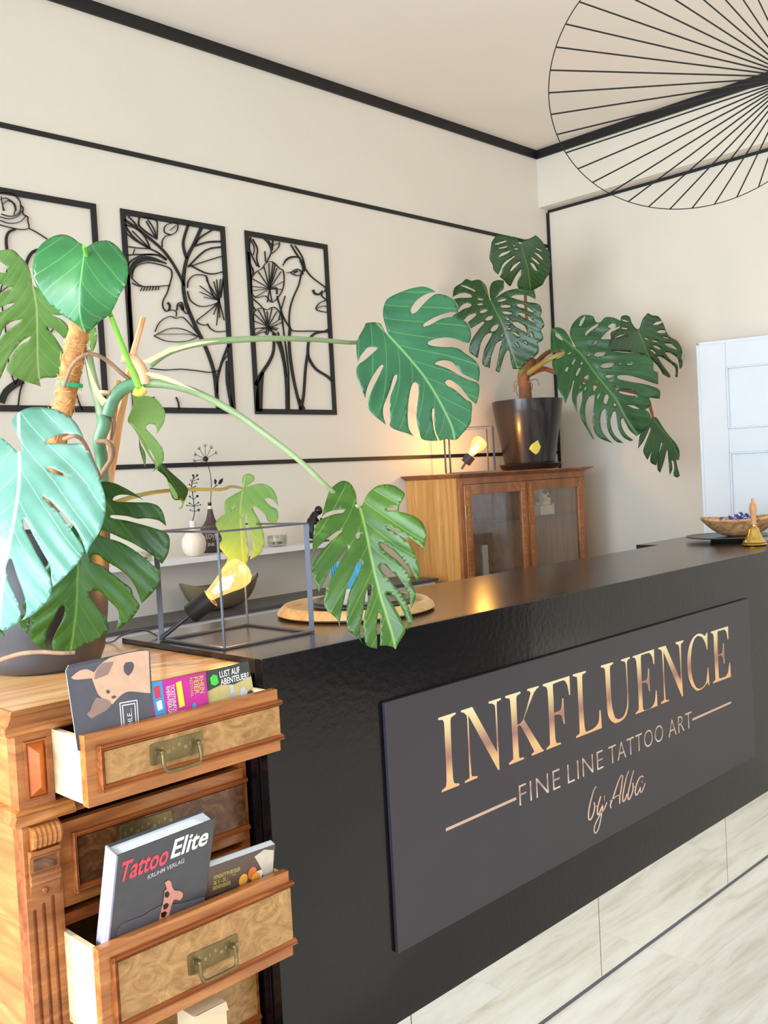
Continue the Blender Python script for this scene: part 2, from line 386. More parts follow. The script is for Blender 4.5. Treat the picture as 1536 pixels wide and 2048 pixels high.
def fill2d(outline, holes=(), grid=None):
    """triangulate a 2-D outline with holes; returns 2-D points and triangles"""
    vs = []; ed = []
    for loop in [outline]+list(holes):
        n = len(vs); vs += [Vector((p[0], p[1])) for p in loop]
        ed += [(n+i, n+(i+1) % len(loop)) for i in range(len(loop))]
    if grid:
        xs = [p[0] for p in outline]; ys = [p[1] for p in outline]
        y = min(ys); row = 0
        while y < max(ys):
            x = min(xs)+(grid/2 if row % 2 else 0)
            while x < max(xs):
                if inside((x, y), outline) and not any(inside((x, y), h) for h in holes): vs.append(Vector((x, y)))
                x += grid
            y += grid*0.87; row += 1
    r = delaunay_2d_cdt(vs, ed, [], 0, 1e-4)
    V, F = r[0], r[2]; T = []
    for f in F:
        c = ((V[f[0]].x+V[f[1]].x+V[f[2]].x)/3, (V[f[0]].y+V[f[1]].y+V[f[2]].y)/3)
        if inside(c, outline) and not any(inside(c, h) for h in holes): T.append(tuple(f))
    return V, T
def crop(x0, y0, s): return lambda pts: [(x0+p[0]/s, y0+p[1]/s) for p in pts]

# text -> mesh data mapped onto a parallelogram (bl origin, right edge vector, up edge vector)
def text_mesh(mb, txt, bl, br, tl, depth=0.0006, offset=0.0, nrm=None, space=1.0):
    c = bpy.data.curves.new('txt', 'FONT'); c.body = txt; c.size = 1; c.offset = offset; c.resolution_u = 3; c.space_character = space
    o = bpy.data.objects.new('txt', c); COL.objects.link(o)
    me = bpy.data.meshes.new_from_object(o)
    xs = [v.co.x for v in me.vertices]; ys = [v.co.y for v in me.vertices]
    x0, x1, y0, y1 = min(xs), max(xs), min(ys), max(ys)
    bl = Vector(bl); ex = Vector(br)-bl; ey = Vector(tl)-bl; n = (nrm or ex.cross(ey)).normalized()
    vs = [bl+ex*((v.co.x-x0)/(x1-x0))+ey*((v.co.y-y0)/(y1-y0))+n*depth for v in me.vertices]
    mb.add(vs, [tuple(p.vertices) for p in me.polygons])
    COL.objects.unlink(o); bpy.data.objects.remove(o); bpy.data.curves.remove(c); bpy.data.meshes.remove(me)
# flat cut stroke on a plane: px points -> function to 3-D, width in px
def stroke(mb, pts, w, to3, depth, taper=(1, 1), sub=4):
    P = smooth_path([Vector((p[0], p[1])) for p in pts], sub); n = len(P); L = []; R = []
    for i, p in enumerate(P):
        d = (P[min(i+1, n-1)]-P[max(i-1, 0)])
        if d.length < 1e-6: d = Vector((1, 0))
        d.normalize(); q = Vector((-d.y, d.x)); t = i/(n-1)
        k = w/2*(taper[0]*(1-t)+taper[1]*t) if taper[0] != 'b' else w/2*math.sin(math.pi*min(max(t, 0.06), 0.94))
        L.append(to3(p.x+q.x*k, p.y+q.y*k)); R.append(to3(p.x-q.x*k, p.y-q.y*k))
    d = Vector(depth)
    if d.length < 1e-9:
        mb.add(L+R, [(i, n+i, n+i+1, i+1) for i in range(n-1)]); return
    vs = L+R+[v+d for v in L]+[v+d for v in R]
    fs = []
    for i in range(n-1):
        fs += [(i, i+1, n+i+1, n+i), (2*n+i+1, 2*n+i, 3*n+i, 3*n+i+1), (i+1, i, 2*n+i, 2*n+i+1), (n+i, n+i+1, 3*n+i+1, 3*n+i)]
    fs += [(0, n, 3*n, 2*n), (n-1, 2*n-1+0, 4*n-1, 3*n-1)]
    mb.add(vs, fs)

def PP(u, v, p0, n):
    r = ray(u, v); p0 = Vector(p0); n = Vector(n); return CAM + r*((p0-CAM).dot(n)/r.dot(n))
# ================================================================== ROOM
YW, XW, XB, ZC = 3.10, 4.472, 4.394, 3.161
XL, YF = -1.6, -3.0
struct(MB().box(XL-0.1, XW+0.1, YF-0.1, YW+0.1, -0.1, 0).build('floor', MT['floor']))
struct(MB().box(XL-0.1, XW+0.1, YF-0.1, YW+0.1, ZC, ZC+0.1).build('ceiling', MT['ceiling']))
struct(MB().box(XL-0.1, XW+0.1, YW, YW+0.1, 0, ZC).build('wall_left', MT['wall']))
struct(MB().box(XW, XW+0.1, YF, YW, 0, ZC).build('wall_back', MT['wall']))
w = MB()
for a in ((-0.85, 3.02, 0, 0.55), (-0.85, 3.02, 2.98, ZC), (3.02, YW, 0, ZC), (YF, -0.85, 0, ZC)): w.box(XL-0.1, XL, a[0], a[1], a[2], a[3])
struct(w.build('wall_side', MT['wall']))
w = MB()
for a in ((XL, -1.2, 0, ZC), (4.3, XW, 0, ZC), (-1.2, 4.3, 0, 0.25), (-1.2, 4.3, 2.9, ZC)): w.box(a[0], a[1], YF-0.1, YF, a[2], a[3])
struct(w.build('wall_front', MT['wall']))
w = MB()
for y in (-0.85, 0.42, 1.70, 2.98): w.box(XL-0.09, XL-0.04, y, y+0.04, 0.55, 2.98)
w.box(XL-0.09, XL-0.04, -0.85, 3.02, 0.55, 0.6); w.box(XL-0.09, XL-0.04, -0.85, 3.02, 2.94, 2.98)
struct(w.build('window_1', MT['white_wood']))
w = MB()
for x in (-1.2, 0.6, 2.4, 4.24): w.box(x, x+0.06, YF-0.09, YF-0.03, 0.25, 2.9)
w.box(-1.2, 4.3, YF-0.09, YF-0.03, 0.25, 0.31); w.box(-1.2, 4.3, YF-0.09, YF-0.03, 2.84, 2.9)
struct(w.build('window_2', MT['blackline']))
struct(MB().box(XB, XW, YF, YW, 2.857, ZC).build('trim_1', MT['wall']))            # the boxed beam above the recess
struct(MB().box(XL, XB, YW-0.012, YW, 3.116, ZC).build('trim_2', MT['blackline']))
struct(MB().box(XB-0.012, XB, YF, YW-0.012, 3.116, ZC).build('trim_3', MT['blackline']))
struct(MB().box(XL, XW-0.013, YW-0.006, YW, 2.648, 2.665).build('trim_4', MT['blackline']))
struct(MB().box(XL, XW-0.013, YW-0.006, YW, 1.519, 1.536).build('trim_5', MT['blackline']))
struct(MB().box(XW-0.007, XW, YF, YW-0.007, 2.838, 2.853).build('trim_6', MT['blackline']))
struct(MB().box(XW-0.013, XW, YW-0.013, YW, 0, 2.838).build('trim_7', MT['blackline']))

struct(MB().box(XW-0.012, XW, YF, -0.35, 0, 1.0).build('added_dark_panel', MT['blackline']))  # unseen black wall panel, added to darken what the counter front reflects
struct(MB().box(-1.2, XW-0.012, YF, YF+0.012, 0, 0.25).build('added_dark_skirt', MT['blackline']))  # unseen strip below the window, added for the same darker reflection
# ------------------------------------------------------------------ white panelled door, ajar against the back wall
dp = Vector((4.32, 2.186, 0)); da = math.radians(16)
dd = Vector((math.sin(da), -math.cos(da), 0)); dn = Vector((-math.cos(da), -math.sin(da), 0))
t = bpy.data.objects.new('door_1', None); COL.objects.link(t); t.location = dp; t['kind'] = 'structure'
H, WD = 1.995, 0.50
def dq(s, z, o): return dp + dd*s + dn*o + Vector((0, 0, z))
mb = MB()
def dbox(mb, s0, s1, z0, z1, o0, o1):
    mb.hexa([dq(s0, z0, o0), dq(s1, z0, o0), dq(s1, z1, o0), dq(s0, z1, o0)], [dq(s0, z0, o1), dq(s1, z0, o1), dq(s1, z1, o1), dq(s0, z1, o1)])
s1 = (PP(1452, 740, dp, dn)-dp).dot(dd)
rows = [((PP(1452, 734, dp, dn)).z, (PP(1456, 858, dp, dn)).z), ((PP(1458, 905, dp, dn)).z, 0.98), (0.88, 0.22)]
dbox(mb, 0, WD, 0.005, H, -0.032, -0.008)
dbox(mb, 0, s1, 0.005, H, -0.008, 0); dbox(mb, WD-0.09, WD, 0.005, H, -0.008, 0)
zz = [H] + [z for r in rows for z in r] + [0.005]
for i in range(0, len(zz), 2): dbox(mb, s1, WD-0.09, zz[i+1], zz[i], -0.008, 0)
mb.build('door_leaf', MT['door'], t, bevel=0.002)
for a, b in rows:
    m2 = MB()
    for (q0, q1, r0, r1) in ((s1, WD-0.09, a-0.008, a), (s1, WD-0.09, b, b+0.008), (s1, s1+0.008, b, a), (WD-0.098, WD-0.09, b, a)):
        dbox(m2, q0, q1, r0, r1, -0.008, 0.006)
    m2.build('door_moulding', MT['door'], t, bevel=0.0015)
m2 = MB(); dbox(m2, -0.0, 0.012, 0.005, H, 0.0, 0.004); dbox(m2, 0, WD, H-0.012, H, 0.0, 0.004); m2.build('edge_strip', MT['door'], t)

# ================================================================== COUNTER
CX0, CX1, CY0, CY1, CZ = 1.135, 4.25, 1.50, 2.03, 1.10
t = thing('reception_counter', 'long black gloss painted reception counter with mirror plinth standing on pale floor', 'counter', (CX0, CY0, 0))
mb = MB().box(CX0, CX1, CY0, CY0+0.024, 0.237, CZ); mb.build('front_panel', MT['counter'], t, bevel=0.0015)
mb = MB().box(CX0, CX1, CY0+0.024, CY1, CZ-0.03, CZ-0.0005).box(3.61, CX1, CY1, 2.135, CZ-0.03, CZ-0.0005)
mb.build('countertop', MT['countertop'], t, bevel=0.001)
mb = MB().box(CX0+0.002, CX0+0.02, CY0+0.034, CY1, 0.0, CZ-0.03)
mb.build('side_panel', MT['counter'], t)
mb = MB().box(CX0+0.006, CX0+0.02, CY0+0.024, CY0+0.034, 0.0, CZ-0.03).box(CX0+0.02, CX1-0.02, CY0+0.03, CY0+0.045, 0.0, CZ-0.03); mb.build('carcass', MT['blackline'], t)
MB().box(CX1-0.02, CX1, CY0+0.024, CY1, 0, CZ-0.03).build('end_panel', MT['counter'], t)
MB().box(3.61, 3.628, CY1, 2.135, 0, CZ-0.03).box(3.628, CX1, 2.117, 2.135, 0, CZ-0.03).build('return_panel', MT['counter'], t)
seams = [CX0+0.001, PY(822, 2030, 1.503).x, PY(1200, 1875, 1.503).x, PY(1453, 1700, 1.503).x]
seams += [seams[-1]+0.62, CX1]
for a, b in zip(seams, seams[1:]):
    MB().box(a+0.0012, b-0.0012, CY0+0.003, CY0+0.009, 0.008, 0.2365).build('mirror_panel', MT['mirror'], t)
MB().box(CX0+0.001, CX1, CY0+0.009, CY0+0.024, 0.0, 0.237).build('plinth_backing', MT['blackline'], t)
MB().box(CX0+0.001, CX1, CY0+0.001, CY0+0.0095, 0.0, 0.008).build('plinth_strip', MT['iron'], t)

# ------------------------------------------------------------------ sign
SX0, SX1, SZ0, SZ1, SY = 1.452, 3.249, 0.396, 0.951, 1.489
t = thing('counter_sign', 'charcoal sign board with bronze INKFLUENCE lettering fixed to the black counter front', 'sign', (SX0, SY, SZ0))
MB().box(SX0, SX1, SY, CY0-0.0008, SZ0, SZ1).build('sign_board', MT['signboard'], t, bevel=0.0012)
MT['bronze1'] = grad_mat('bronze_print_large', 0.69, 0.885, [(0.0, (232, 178, 132)), (0.25, (236, 190, 138)), (0.47, (166, 122, 108)), (0.55, (176, 134, 114)), (0.8, (230, 204, 150)), (1.0, (240, 228, 190))])
MT['bronze2'] = grad_mat('bronze_print_small', 0.60, 0.665, [(0.0, (226, 208, 190)), (0.45, (176, 140, 128)), (1.0, (244, 238, 206))])
MT['bronze3'] = grad_mat('bronze_print_script', 0.46, 0.60, [(0.0, (226, 206, 190)), (0.4, (228, 186, 156)), (0.65, (178, 146, 142)), (1.0, (236, 230, 180))])
MT['bronze4'] = plain('bronze_print_rule', (214, 180, 160), 0.5, metal=0.2)
s3 = lambda x, y: PY(x, y, SY-0.0004)
G1 = crop(860, 1340, 6.4); G2 = crop(1060, 1270, 6.4); G3 = crop(1260, 1230, 6.4)
letters = [
 G1([(103,615),(325,543),(330,565),(280,600),(262,660),(275,1000),(295,1380),(315,1450),(375,1450),(377,1475),(150,1567),(152,1540),(200,1500),(212,1430),(205,1200),(190,900),(180,680),(160,640),(105,640)]),
 G1([(397,520),(540,472),(860,1055),(835,500),(820,450),(800,430),(750,430),(750,405),(905,357),(907,380),(870,405),(853,450),(880,1050),(890,1278),(872,1280),(490,580),(510,1000),(530,1330),(545,1362),(608,1358),(608,1380),(445,1448),(445,1425),(495,1390),(507,1350),(490,1000),(475,620),(455,570),(430,545),(398,543)]),
 G1([(963,335),(1155,275),(1160,298),(1118,325),(1105,370),(1118,700),(1190,640),(1280,330),(1285,290),(1270,268),(1243,268),(1245,245),(1390,203),(1392,222),(1330,290),(1200,630),(1430,1000),(1460,1015),(1460,1035),(1300,1100),(1302,1075),(1330,1050),(1325,1020),(1170,730),(1140,715),(1120,725),(1140,1100),(1160,1125),(1203,1115),(1203,1140),(1012,1217),(1012,1190),(1055,1150),(1065,1100),(1045,700),(1025,400),(1010,365),(963,358)]),
 G2([(163,632),(505,523),(515,765),(500,770),(480,650),(450,590),(420,580),(310,622),(292,650),(300,800),(307,1000),(380,965),(400,930),(413,810),(427,810),(447,1135),(430,1140),(410,1050),(380,1015),(310,1025),(325,1330),(345,1385),(397,1375),(398,1395),(210,1472),(212,1450),(250,1410),(255,1350),(240,1000),(225,720),(205,665),(165,655)]),
 G2([(548,505),(715,458),(715,478),(685,500),(667,540),(680,900),(700,1180),(720,1240),(800,1205),(860,1150),(885,1080),(885,965),(905,960),(920,1190),(590,1320),(592,1297),(630,1265),(635,1200),(615,800),(603,560),(590,535),(548,528)]),
 G2([(907,392),(1063,347),(1063,368),(1035,390),(1022,440),(1040,800),(1060,960),(1090,1060),(1130,1080),(1190,1050),(1230,960),(1245,850),(1235,550),(1225,380),(1210,340),(1165,332),(1165,315),(1277,280),(1278,298),(1250,320),(1240,370),(1250,600),(1260,850),(1250,960),(1220,1050),(1150,1110),(1090,1130),(1040,1100),(1000,1030),(985,900),(970,650),(960,460),(945,420),(908,415)]),
 G3([(33,530),(307,437),(313,625),(298,628),(285,540),(250,485),(225,488),(160,510),(138,545),(150,850),(205,835),(225,790),(230,683),(243,683),(257,975),(245,978),(225,890),(195,860),(152,872),(165,1180),(185,1220),(260,1195),(310,1130),(325,1050),(330,965),(342,965),(353,1162),(72,1272),(75,1250),(105,1220),(112,1150),(95,800),(80,600),(62,550),(35,545)]),
 G3([(362,420),(455,393),(650,840),(640,600),(630,420),(615,380),(583,370),(585,350),(683,322),(685,340),(657,365),(650,420),(665,800),(680,1035),(665,1042),(428,470),(440,800),(455,1060),(465,1090),(500,1083),(500,1100),(398,1140),(398,1120),(430,1090),(437,1060),(420,700),(410,490),(395,445),(363,438)]),
 G3([(990,228),(993,445),(983,445),(960,350),(920,280),(870,265),(830,300),(795,400),(780,560),(785,720),(810,850),(850,930),(890,945),(940,915),(980,840),(993,670),(1003,670),(1017,895),(1007,902),(995,860),(950,920),(900,960),(855,970),(800,920),(755,820),(735,680),(735,540),(755,410),(800,300),(860,245),(910,240),(960,270),(978,230)]),
 G3([(1033,215),(1255,143),(1260,310),(1248,315),(1235,225),(1210,185),(1140,205),(1120,230),(1125,510),(1170,495),(1185,460),(1190,362),(1200,362),(1213,620),(1200,622),(1190,550),(1165,515),(1127,525),(1137,780),(1150,812),(1220,790),(1255,735),(1270,610),(1280,610),(1293,790),(1062,877),(1065,858),(1088,835),(1092,790),(1075,450),(1070,280),(1055,235),(1035,230)])]
for L in letters:
    mb = MB(); o2 = smooth_closed(L, 2, 40); V, T = fill2d(o2)
    mb.add([s3(v.x, v.y) for v in V], T)
    mb.build('letter', MT['bronze1'], t, recalc=False)
zt = s3(1210, 1500)
z1 = s3(1037.4, 1571.9).z; z0 = s3(1041.3, 1610.9).z
for wd_, a_, b_ in (('FINE', 403, 612), ('LINE', 651, 833), ('TATTOO', 862, 1141), ('ART', 1168, 1288)):
    xx = [s3(880+q/2.56, 1400+(443-(q-403)*0.424)/2.56).x for q in (a_, b_)]
    mb = MB(); text_mesh(mb, wd_, (xx[0], SY-0.0004, z0), (xx[1], SY-0.0004, z0), (xx[0], SY-0.0004, z1), 0, offset=-0.014, space=1.1)
    mb.build('tagline_word', MT['bronze2'], t, recalc=False)
mb = MB(); zz0 = (z0+z1)/2-0.003
a = s3(891.7, 1657).x; b = s3(1032.3, 1594).x
mb.box(a, b, SY-0.0004, SY, zz0-0.0035, zz0+0.0035).build('rule_line', MT['bronze4'], t)
mb = MB(); a2 = s3(1385, 1439).x; b2 = s3(1462, 1404.7).x
mb.box(a2, b2, SY-0.0004, SY, zz0-0.0035, zz0+0.0035)
mb.build('rule_line', MT['bronze4'], t)
I1 = crop(1160, 1540, 10.24); mb = MB()
for pts, wd in (([(330,335),(280,420),(240,560),(195,740),(175,900),(180,1000),(210,1020),(250,960),(290,840),(300,740),(290,660)], 26), ([(290,740),(340,750),(375,720)], 14),
    ([(425,535),(395,640),(360,780),(360,900),(385,910),(430,800),(480,680),(495,520)], 26), ([(495,520),(475,720),(440,920),(410,1080),(370,1220),(320,1295),(290,1250),(300,1150),(350,1030),(430,890),(500,790),(550,660)], 20),
    ([(635,780),(625,700),(680,560),(740,370),(800,200),(845,115),(875,130),(860,250),(840,420),(815,560),(815,690)], 26), ([(615,635),(680,590),(760,530),(840,515)], 16),
    ([(1000,15),(950,150),(910,330),(880,500),(875,620),(895,645),(930,590),(965,490)], 24), ([(1100,5),(1060,150),(1020,330),(985,480),(985,590),(1010,600),(1050,520),(1085,400),(1085,260)], 24), ([(1085,340),(1130,350)], 14),
    ([(1295,150),(1270,125),(1220,160),(1160,290),(1130,440),(1150,515),(1190,470),(1240,350),(1275,230)], 24), ([(1275,230),(1240,370),(1240,450),(1265,450),(1300,370),(1330,270)], 18)):
    stroke(mb, I1(pts), wd/10.24, s3, (0, 0, 0), sub=4)
mb.build('script_lettering', MT['bronze3'], t, recalc=False)

# ================================================================== WALL ART (cut metal panels)
def art_panel(label, x0, x1, z0, z1, strokes, cr, sc, bw=0.021):
    y0, y1 = YW-0.008, YW-0.003
    t = thing('picture_panel', label, 'wall art', (x0, y1, z0), 'cut metal line art panels on the left wall')
    mb = MB(); mb.box(x0, x1, y0, y1, z1-bw, z1).box(x0, x1, y0, y1, z0, z0+bw).box(x0, x0+bw, y0, y1, z0+bw, z1-bw).box(x1-bw, x1, y0, y1, z0+bw, z1-bw)
    mb.build('frame', MT['art'], t)
    mb = MB()
    def to3(u, v):
        p = PY(u, v, y0); p.x = min(max(p.x, x0+0.002), x1-0.002); p.z = min(max(p.z, z0+0.002), z1-0.002); return p
    for s in strokes: stroke(mb, cr(s[0]), s[1]*(0.8 if s[1] < 10 else 1.0)/sc, to3, (0, y1-y0, 0), taper=s[2] if len(s) > 2 else (1, 1), sub=3)
    mb.build('line_drawing', MT['art'], t, recalc=False)
    return t
c2 = crop(200, 380, 3.072); c1 = crop(0, 340, 3.2)
PZ1, PZ0 = 1.44+0.3262*3.1, 1.44+0.0908*3.1
lash = [([(262+i*17, 597-i*0.5), (250+i*17+ (i*1.2), 620-i*1)], 4) for i in range(7)]
stam = [([(735,678), p], 5, (1, .6)) for p in ((700,560),(718,548),(742,545),(760,560),(615,588),(615,625),(640,657),(690,730),(700,765),(718,832),(738,785),(765,800),(660,560))]
art_panel('black cut metal panel of a face with closed eye, lips and flower, the middle panel', 0.591*3.1, 0.7375*3.1, PZ0, PZ1,
 [([(545,212),(515,310),(520,370),(535,420)], 14), ([(625,232),(580,330),(540,410),(520,500),(515,600),(530,690),(560,770),(600,860),(640,940),(680,1040),(705,1130),(718,1240),(728,1345)], 19),
  ([(695,243),(620,290),(585,335)], 10), ([(745,316),(660,320),(580,345)], 11), ([(745,350),(650,370),(545,470)], 10), ([(752,405),(640,440),(545,472)], 8), ([(560,462),(640,505),(700,515),(758,500)], 9),
  ([(150,180),(210,220),(300,290),(390,370),(450,450),(500,540),(518,590)], 13), ([(155,212),(200,280),(260,330),(310,360),(360,385),(410,425)], 9), ([(175,160),(215,200),(240,240)], 7), ([(245,165),(240,210),(265,240),(320,280),(355,300)], 9),
  ([(265,165),(345,185),(355,230),(352,300)], 6), ([(350,300),(320,250),(285,190)], 5), ([(350,300),(335,240),(295,180)], 5), ([(385,350),(385,310),(410,280),(440,275),(475,250),(478,205),(430,205),(400,225),(400,260),(440,275)], 6), ([(432,248),(470,215)], 4),
  ([(155,210),(230,240),(280,290),(310,355)], 7), ([(160,260),(220,310),(300,355)], 6), ([(200,250),(260,310),(300,350)], 5), ([(165,345),(230,355),(310,360)], 7), ([(165,400),(240,395),(330,395)], 9), ([(215,360),(205,400)], 4), ([(172,462),(200,430),(270,398),(360,400),(410,430)], 10),
  ([(180,560),(200,470),(260,425),(330,425),(412,452)], 32, ('b', 1)), ([(170,520),(180,600),(178,680),(190,850),(195,1000)], 18), ([(200,545),(205,500),(230,465),(290,445),(360,455),(430,480),(445,520),(430,580),(415,630),(390,680),(390,720),(410,745),(435,735)], 7),
  ([(200,570),(240,590),(300,592),(370,590),(435,585)], 6), ([(200,545),(240,580),(270,592)], 5), ([(418,690),(432,712),(425,740)], 11), ([(435,735),(470,745),(470,778)], 5), ([(475,740),(480,700),(505,692),(515,735),(500,720)], 8), ([(490,705),(510,720),(508,738)], 12), ([(510,735),(535,760),(548,745),(540,700)], 6),
  ([(340,870),(370,810),(430,775),(470,788),(510,780),(560,830),(602,882)], 5), ([(335,895),(380,870),(430,850),(490,850),(540,865),(605,900)], 5), ([(335,895),(400,925),(480,932),(550,925),(605,900)], 5), ([(335,895),(360,885),(450,885),(540,885),(605,900)], 3),
  ([(540,600),(545,560),(575,525),(620,520),(655,530),(668,570),(700,650),(735,680)], 6), ([(540,620),(560,680),(620,715),(690,705),(735,685)], 6), ([(735,690),(650,760),(600,800),(610,820),(650,830),(665,820)], 6), ([(665,825),(680,850),(720,870),(785,865)], 6), ([(655,525),(660,560)], 5),
  ([(745,660),(760,540)], 8), ([(310,1095),(400,1105),(500,1100),(600,1110),(680,1120),(735,1105)], 7), ([(722,1250),(725,1160),(750,1060),(792,950)], 12), ([(815,1345),(785,1180),(785,1050)], 16), ([(470,1272),(485,1310),(487,1348)], 8), ([(735,1130),(755,1060),(790,1010)], 5), ([(330,1270),(345,1340)], 9), ([(310,1120),(400,1170)], 8)] + lash + stam, c2, 3.072)
f1 = [([(1045,605), p], 4) for p in ((930,590),(940,545),(975,500),(1010,470),(1040,450),(1065,445),(1090,480),(1115,500),(1130,560),(1120,610),(1060,690),(1030,690),(960,655),(925,620))]
f2 = [([(1035,840), p], 4) for p in ((940,800),(950,760),(975,735),(1005,722),(1030,745),(1060,722),(1090,745),(1115,790),(1090,830),(960,850),(950,885),(1100,850))]
art_panel('black cut metal panel of a face in profile beside flowers, the rightmost panel', 0.7685*3.1, 0.9103*3.1, PZ0, PZ1,
 [([(1175,335),(1215,400),(1250,450),(1258,500)], 8), ([(1200,340),(1240,400),(1255,440),(1265,485)], 6), ([(1262,480),(1300,530),(1350,570),(1388,600),(1382,625)], 7), ([(1312,612),(1322,635),(1350,640),(1370,620)], 11), ([(1370,625),(1365,650),(1388,670),(1382,682)], 6),
  ([(1388,678),(1350,695),(1330,730),(1360,745),(1398,750)], 6), ([(1330,728),(1370,712),(1398,718)], 4), ([(1240,505),(1225,580),(1190,660),(1170,730),(1165,800),(1172,850),(1200,866),(1300,866),(1380,866),(1408,850)], 8),
  ([(1125,465),(1150,425),(1190,410),(1235,415)], 13, ('b', 1)), ([(1175,505),(1210,485),(1240,500),(1250,515),(1210,525),(1175,508)], 6), ([(1150,508),(1180,505)], 4), ([(1195,505),(1215,498)], 14), ([(1230,430),(1250,480),(1240,525)], 6),
  ([(1408,868),(1340,875),(1305,895),(1285,930),(1280,1000),(1290,1040),(1330,1100),(1400,1145),(1430,1175)], 13), ([(1280,1000),(1265,1100),(1255,1250),(1240,1350)], 13), ([(1170,850),(1165,930),(1175,1050),(1200,1200),(1238,1350)], 14), ([(1225,1280),(1245,1350)], 40, (.1, 1)),
  ([(1120,770),(1135,900),(1160,1100),(1165,1350)], 7), ([(1075,880),(1120,1000),(1145,1150),(1152,1350)], 14), ([(1095,870),(1130,1000),(1150,1150)], 8), ([(1068,870),(1070,980),(1045,1050),(1000,1120),(965,1180),(955,1200)], 16, (.7, 1.6)), ([(1000,1120),(985,1200),(972,1360)], 60, (.3, .9)),
  ([(1140,650),(1120,720),(1100,800)], 5), ([(1090,650),(1110,720),(1130,780),(1170,850)], 7),
  ([(930,590),(935,540),(965,500),(1000,480),(1020,450),(1060,440),(1105,480),(1130,500),(1132,580),(1110,640),(1060,690),(1020,650),(960,660),(925,620)], 5), ([(1080,450),(1060,540),(1045,605)], 5), ([(1090,640),(1085,600),(1050,610)], 9),
  ([(940,800),(950,750),(985,725),(1030,735),(1070,718),(1110,755),(1125,805),(1080,830),(1040,850),(960,850),(942,890)], 5), ([(950,895),(1010,870),(1030,890),(1045,845)], 5), ([(1020,880),(1040,840),(1060,870),(1045,850),(1090,860)], 9),
  ([(930,290),(920,350),(935,400),(970,470)], 6), ([(940,300),(970,360),(965,420),(982,475)], 6), ([(925,300),(950,350),(945,400)], 4), ([(915,380),(925,450),(945,500),(930,540)], 7), ([(1010,298),(1040,330),(1055,380),(1025,445)], 7), ([(1105,320),(1100,350),(1060,390)], 5), ([(1035,305),(1060,340),(1095,325)], 5), ([(1015,375),(1020,440)], 5),
  ([(908,380),(925,520),(930,640)], 9), ([(935,660),(980,700),(1000,720)], 5), ([(935,700),(960,740)], 5), ([(1065,310),(1060,370)], 9)] + f1 + f2, c2, 3.072)
art_panel('black cut metal panel with a rose above a shoulder, the leftmost panel', (0.5604-0.1455)*3.1, 0.5604*3.1, PZ0, PZ1,
 [([(-60,160),(0,150),(60,145),(100,165),(130,200),(135,250),(110,285),(60,295),(10,280)], 6), ([(25,260),(20,220),(50,195),(85,210),(100,250),(90,285)], 5), ([(0,190),(40,178),(95,215),(105,260)], 5), ([(10,165),(15,210),(30,260)], 4),
  ([(130,225),(150,240),(150,280),(180,300),(180,325),(187,370),(140,380),(70,368),(0,350),(-40,330)], 6), ([(0,320),(60,340),(130,330),(170,290)], 5), ([(0,298),(60,312),(120,292),(140,260)], 5), ([(187,372),(240,400),(305,442)], 6),
  ([(100,378),(60,395),(42,440),(48,520),(60,600)], 16), ([(165,620),(185,560),(215,522),(250,510)], 20), ([(10,1490),(40,1420),(100,1370),(150,1345)], 44), ([(150,1360),(130,1420),(118,1510)], 9), ([(60,600),(30,700),(5,780),(20,900),(40,1040),(60,1250),(100,1375)], 7), ([(5,780),(60,740)], 6), ([(20,900),(60,930),(20,960)], 8), ([(40,1040),(100,1000),(150,960)], 6), ([(100,1370),(200,1150),(285,1000),(320,1040),(345,1015)], 7), ([(490,1430),(505,1480),(530,1540)], 9)], c1, 3.2)

# ================================================================== COMMODE (old walnut chest of drawers)
YB = 1.565; X0, X1 = 0.668, 1.120; TZ = 1.088
t = thing('chest_of_drawers', 'old walnut chest of drawers with two open drawers and carved pilaster beside the black counter', 'chest of drawers', (X0, YB, 0))
MB().box(X0, X0+0.02, YB+0.0305, 2.12, 0.0, 1.056).build('side_panel', MT['wood'], t)
MB().box(X1-0.008, X1+0.010, YB+0.001, 2.12, 0.0, 1.056).build('side_panel', MT['wood_dark'], t)
MB().box(X0+0.02, X1-0.008, 2.10, 2.12, 0.0, 1.056).build('back_panel', MT['wood_dark'], t)
# moulded top: profile swept round the left and front edges
def swept(name, prof, mat, x1=1.131, parent=t):
    mb = MB(); ring = []
    for o, z in prof: ring.append([(X0-o, 2.12, z), (X0-o, YB-o, z), (x1, YB-o, z)])
    for i in range(len(prof)-1):
        a, b = ring[i], ring[i+1]
        n = len(mb.v); mb.v += a+b; mb.f += [[n, n+1, n+4, n+3], [n+1, n+2, n+5, n+4]]; mb.mi += [0, 0]
    n = len(mb.v); mb.v += [(x1, YB-o, z) for o, z in prof] + [(x1, YB+0.02, prof[-1][1]), (x1, YB+0.02, prof[0][1])]
    mb.f.append(list(range(n, n+len(prof)+2))); mb.mi.append(0)
    return mb.build(name, mat, parent)
MB().box(X0+0.001, 1.1315, YB+0.001, 2.12, 1.056, TZ).build('top', MT['top_wood_sunlit'], t)
swept('cornice', [(0.0, TZ), (0.004, TZ-0.0005), (0.008, TZ-0.007), (0.007, TZ-0.009), (0.013, TZ-0.015), (0.018, TZ-0.020), (0.0245, TZ-0.022), (0.0265, TZ-0.028), (0.024, TZ-0.035), (0.016, TZ-0.040), (0.0, TZ-0.043)], MT['wood_x'])
swept('waist_moulding', [(0.0, 0.922), (0.010, 0.920), (0.012, 0.916), (0.009, 0.913), (0.012, 0.908), (0.016, 0.902), (0.014, 0.897), (0.0, 0.893)], MT['wood_x'], x1=0.76)
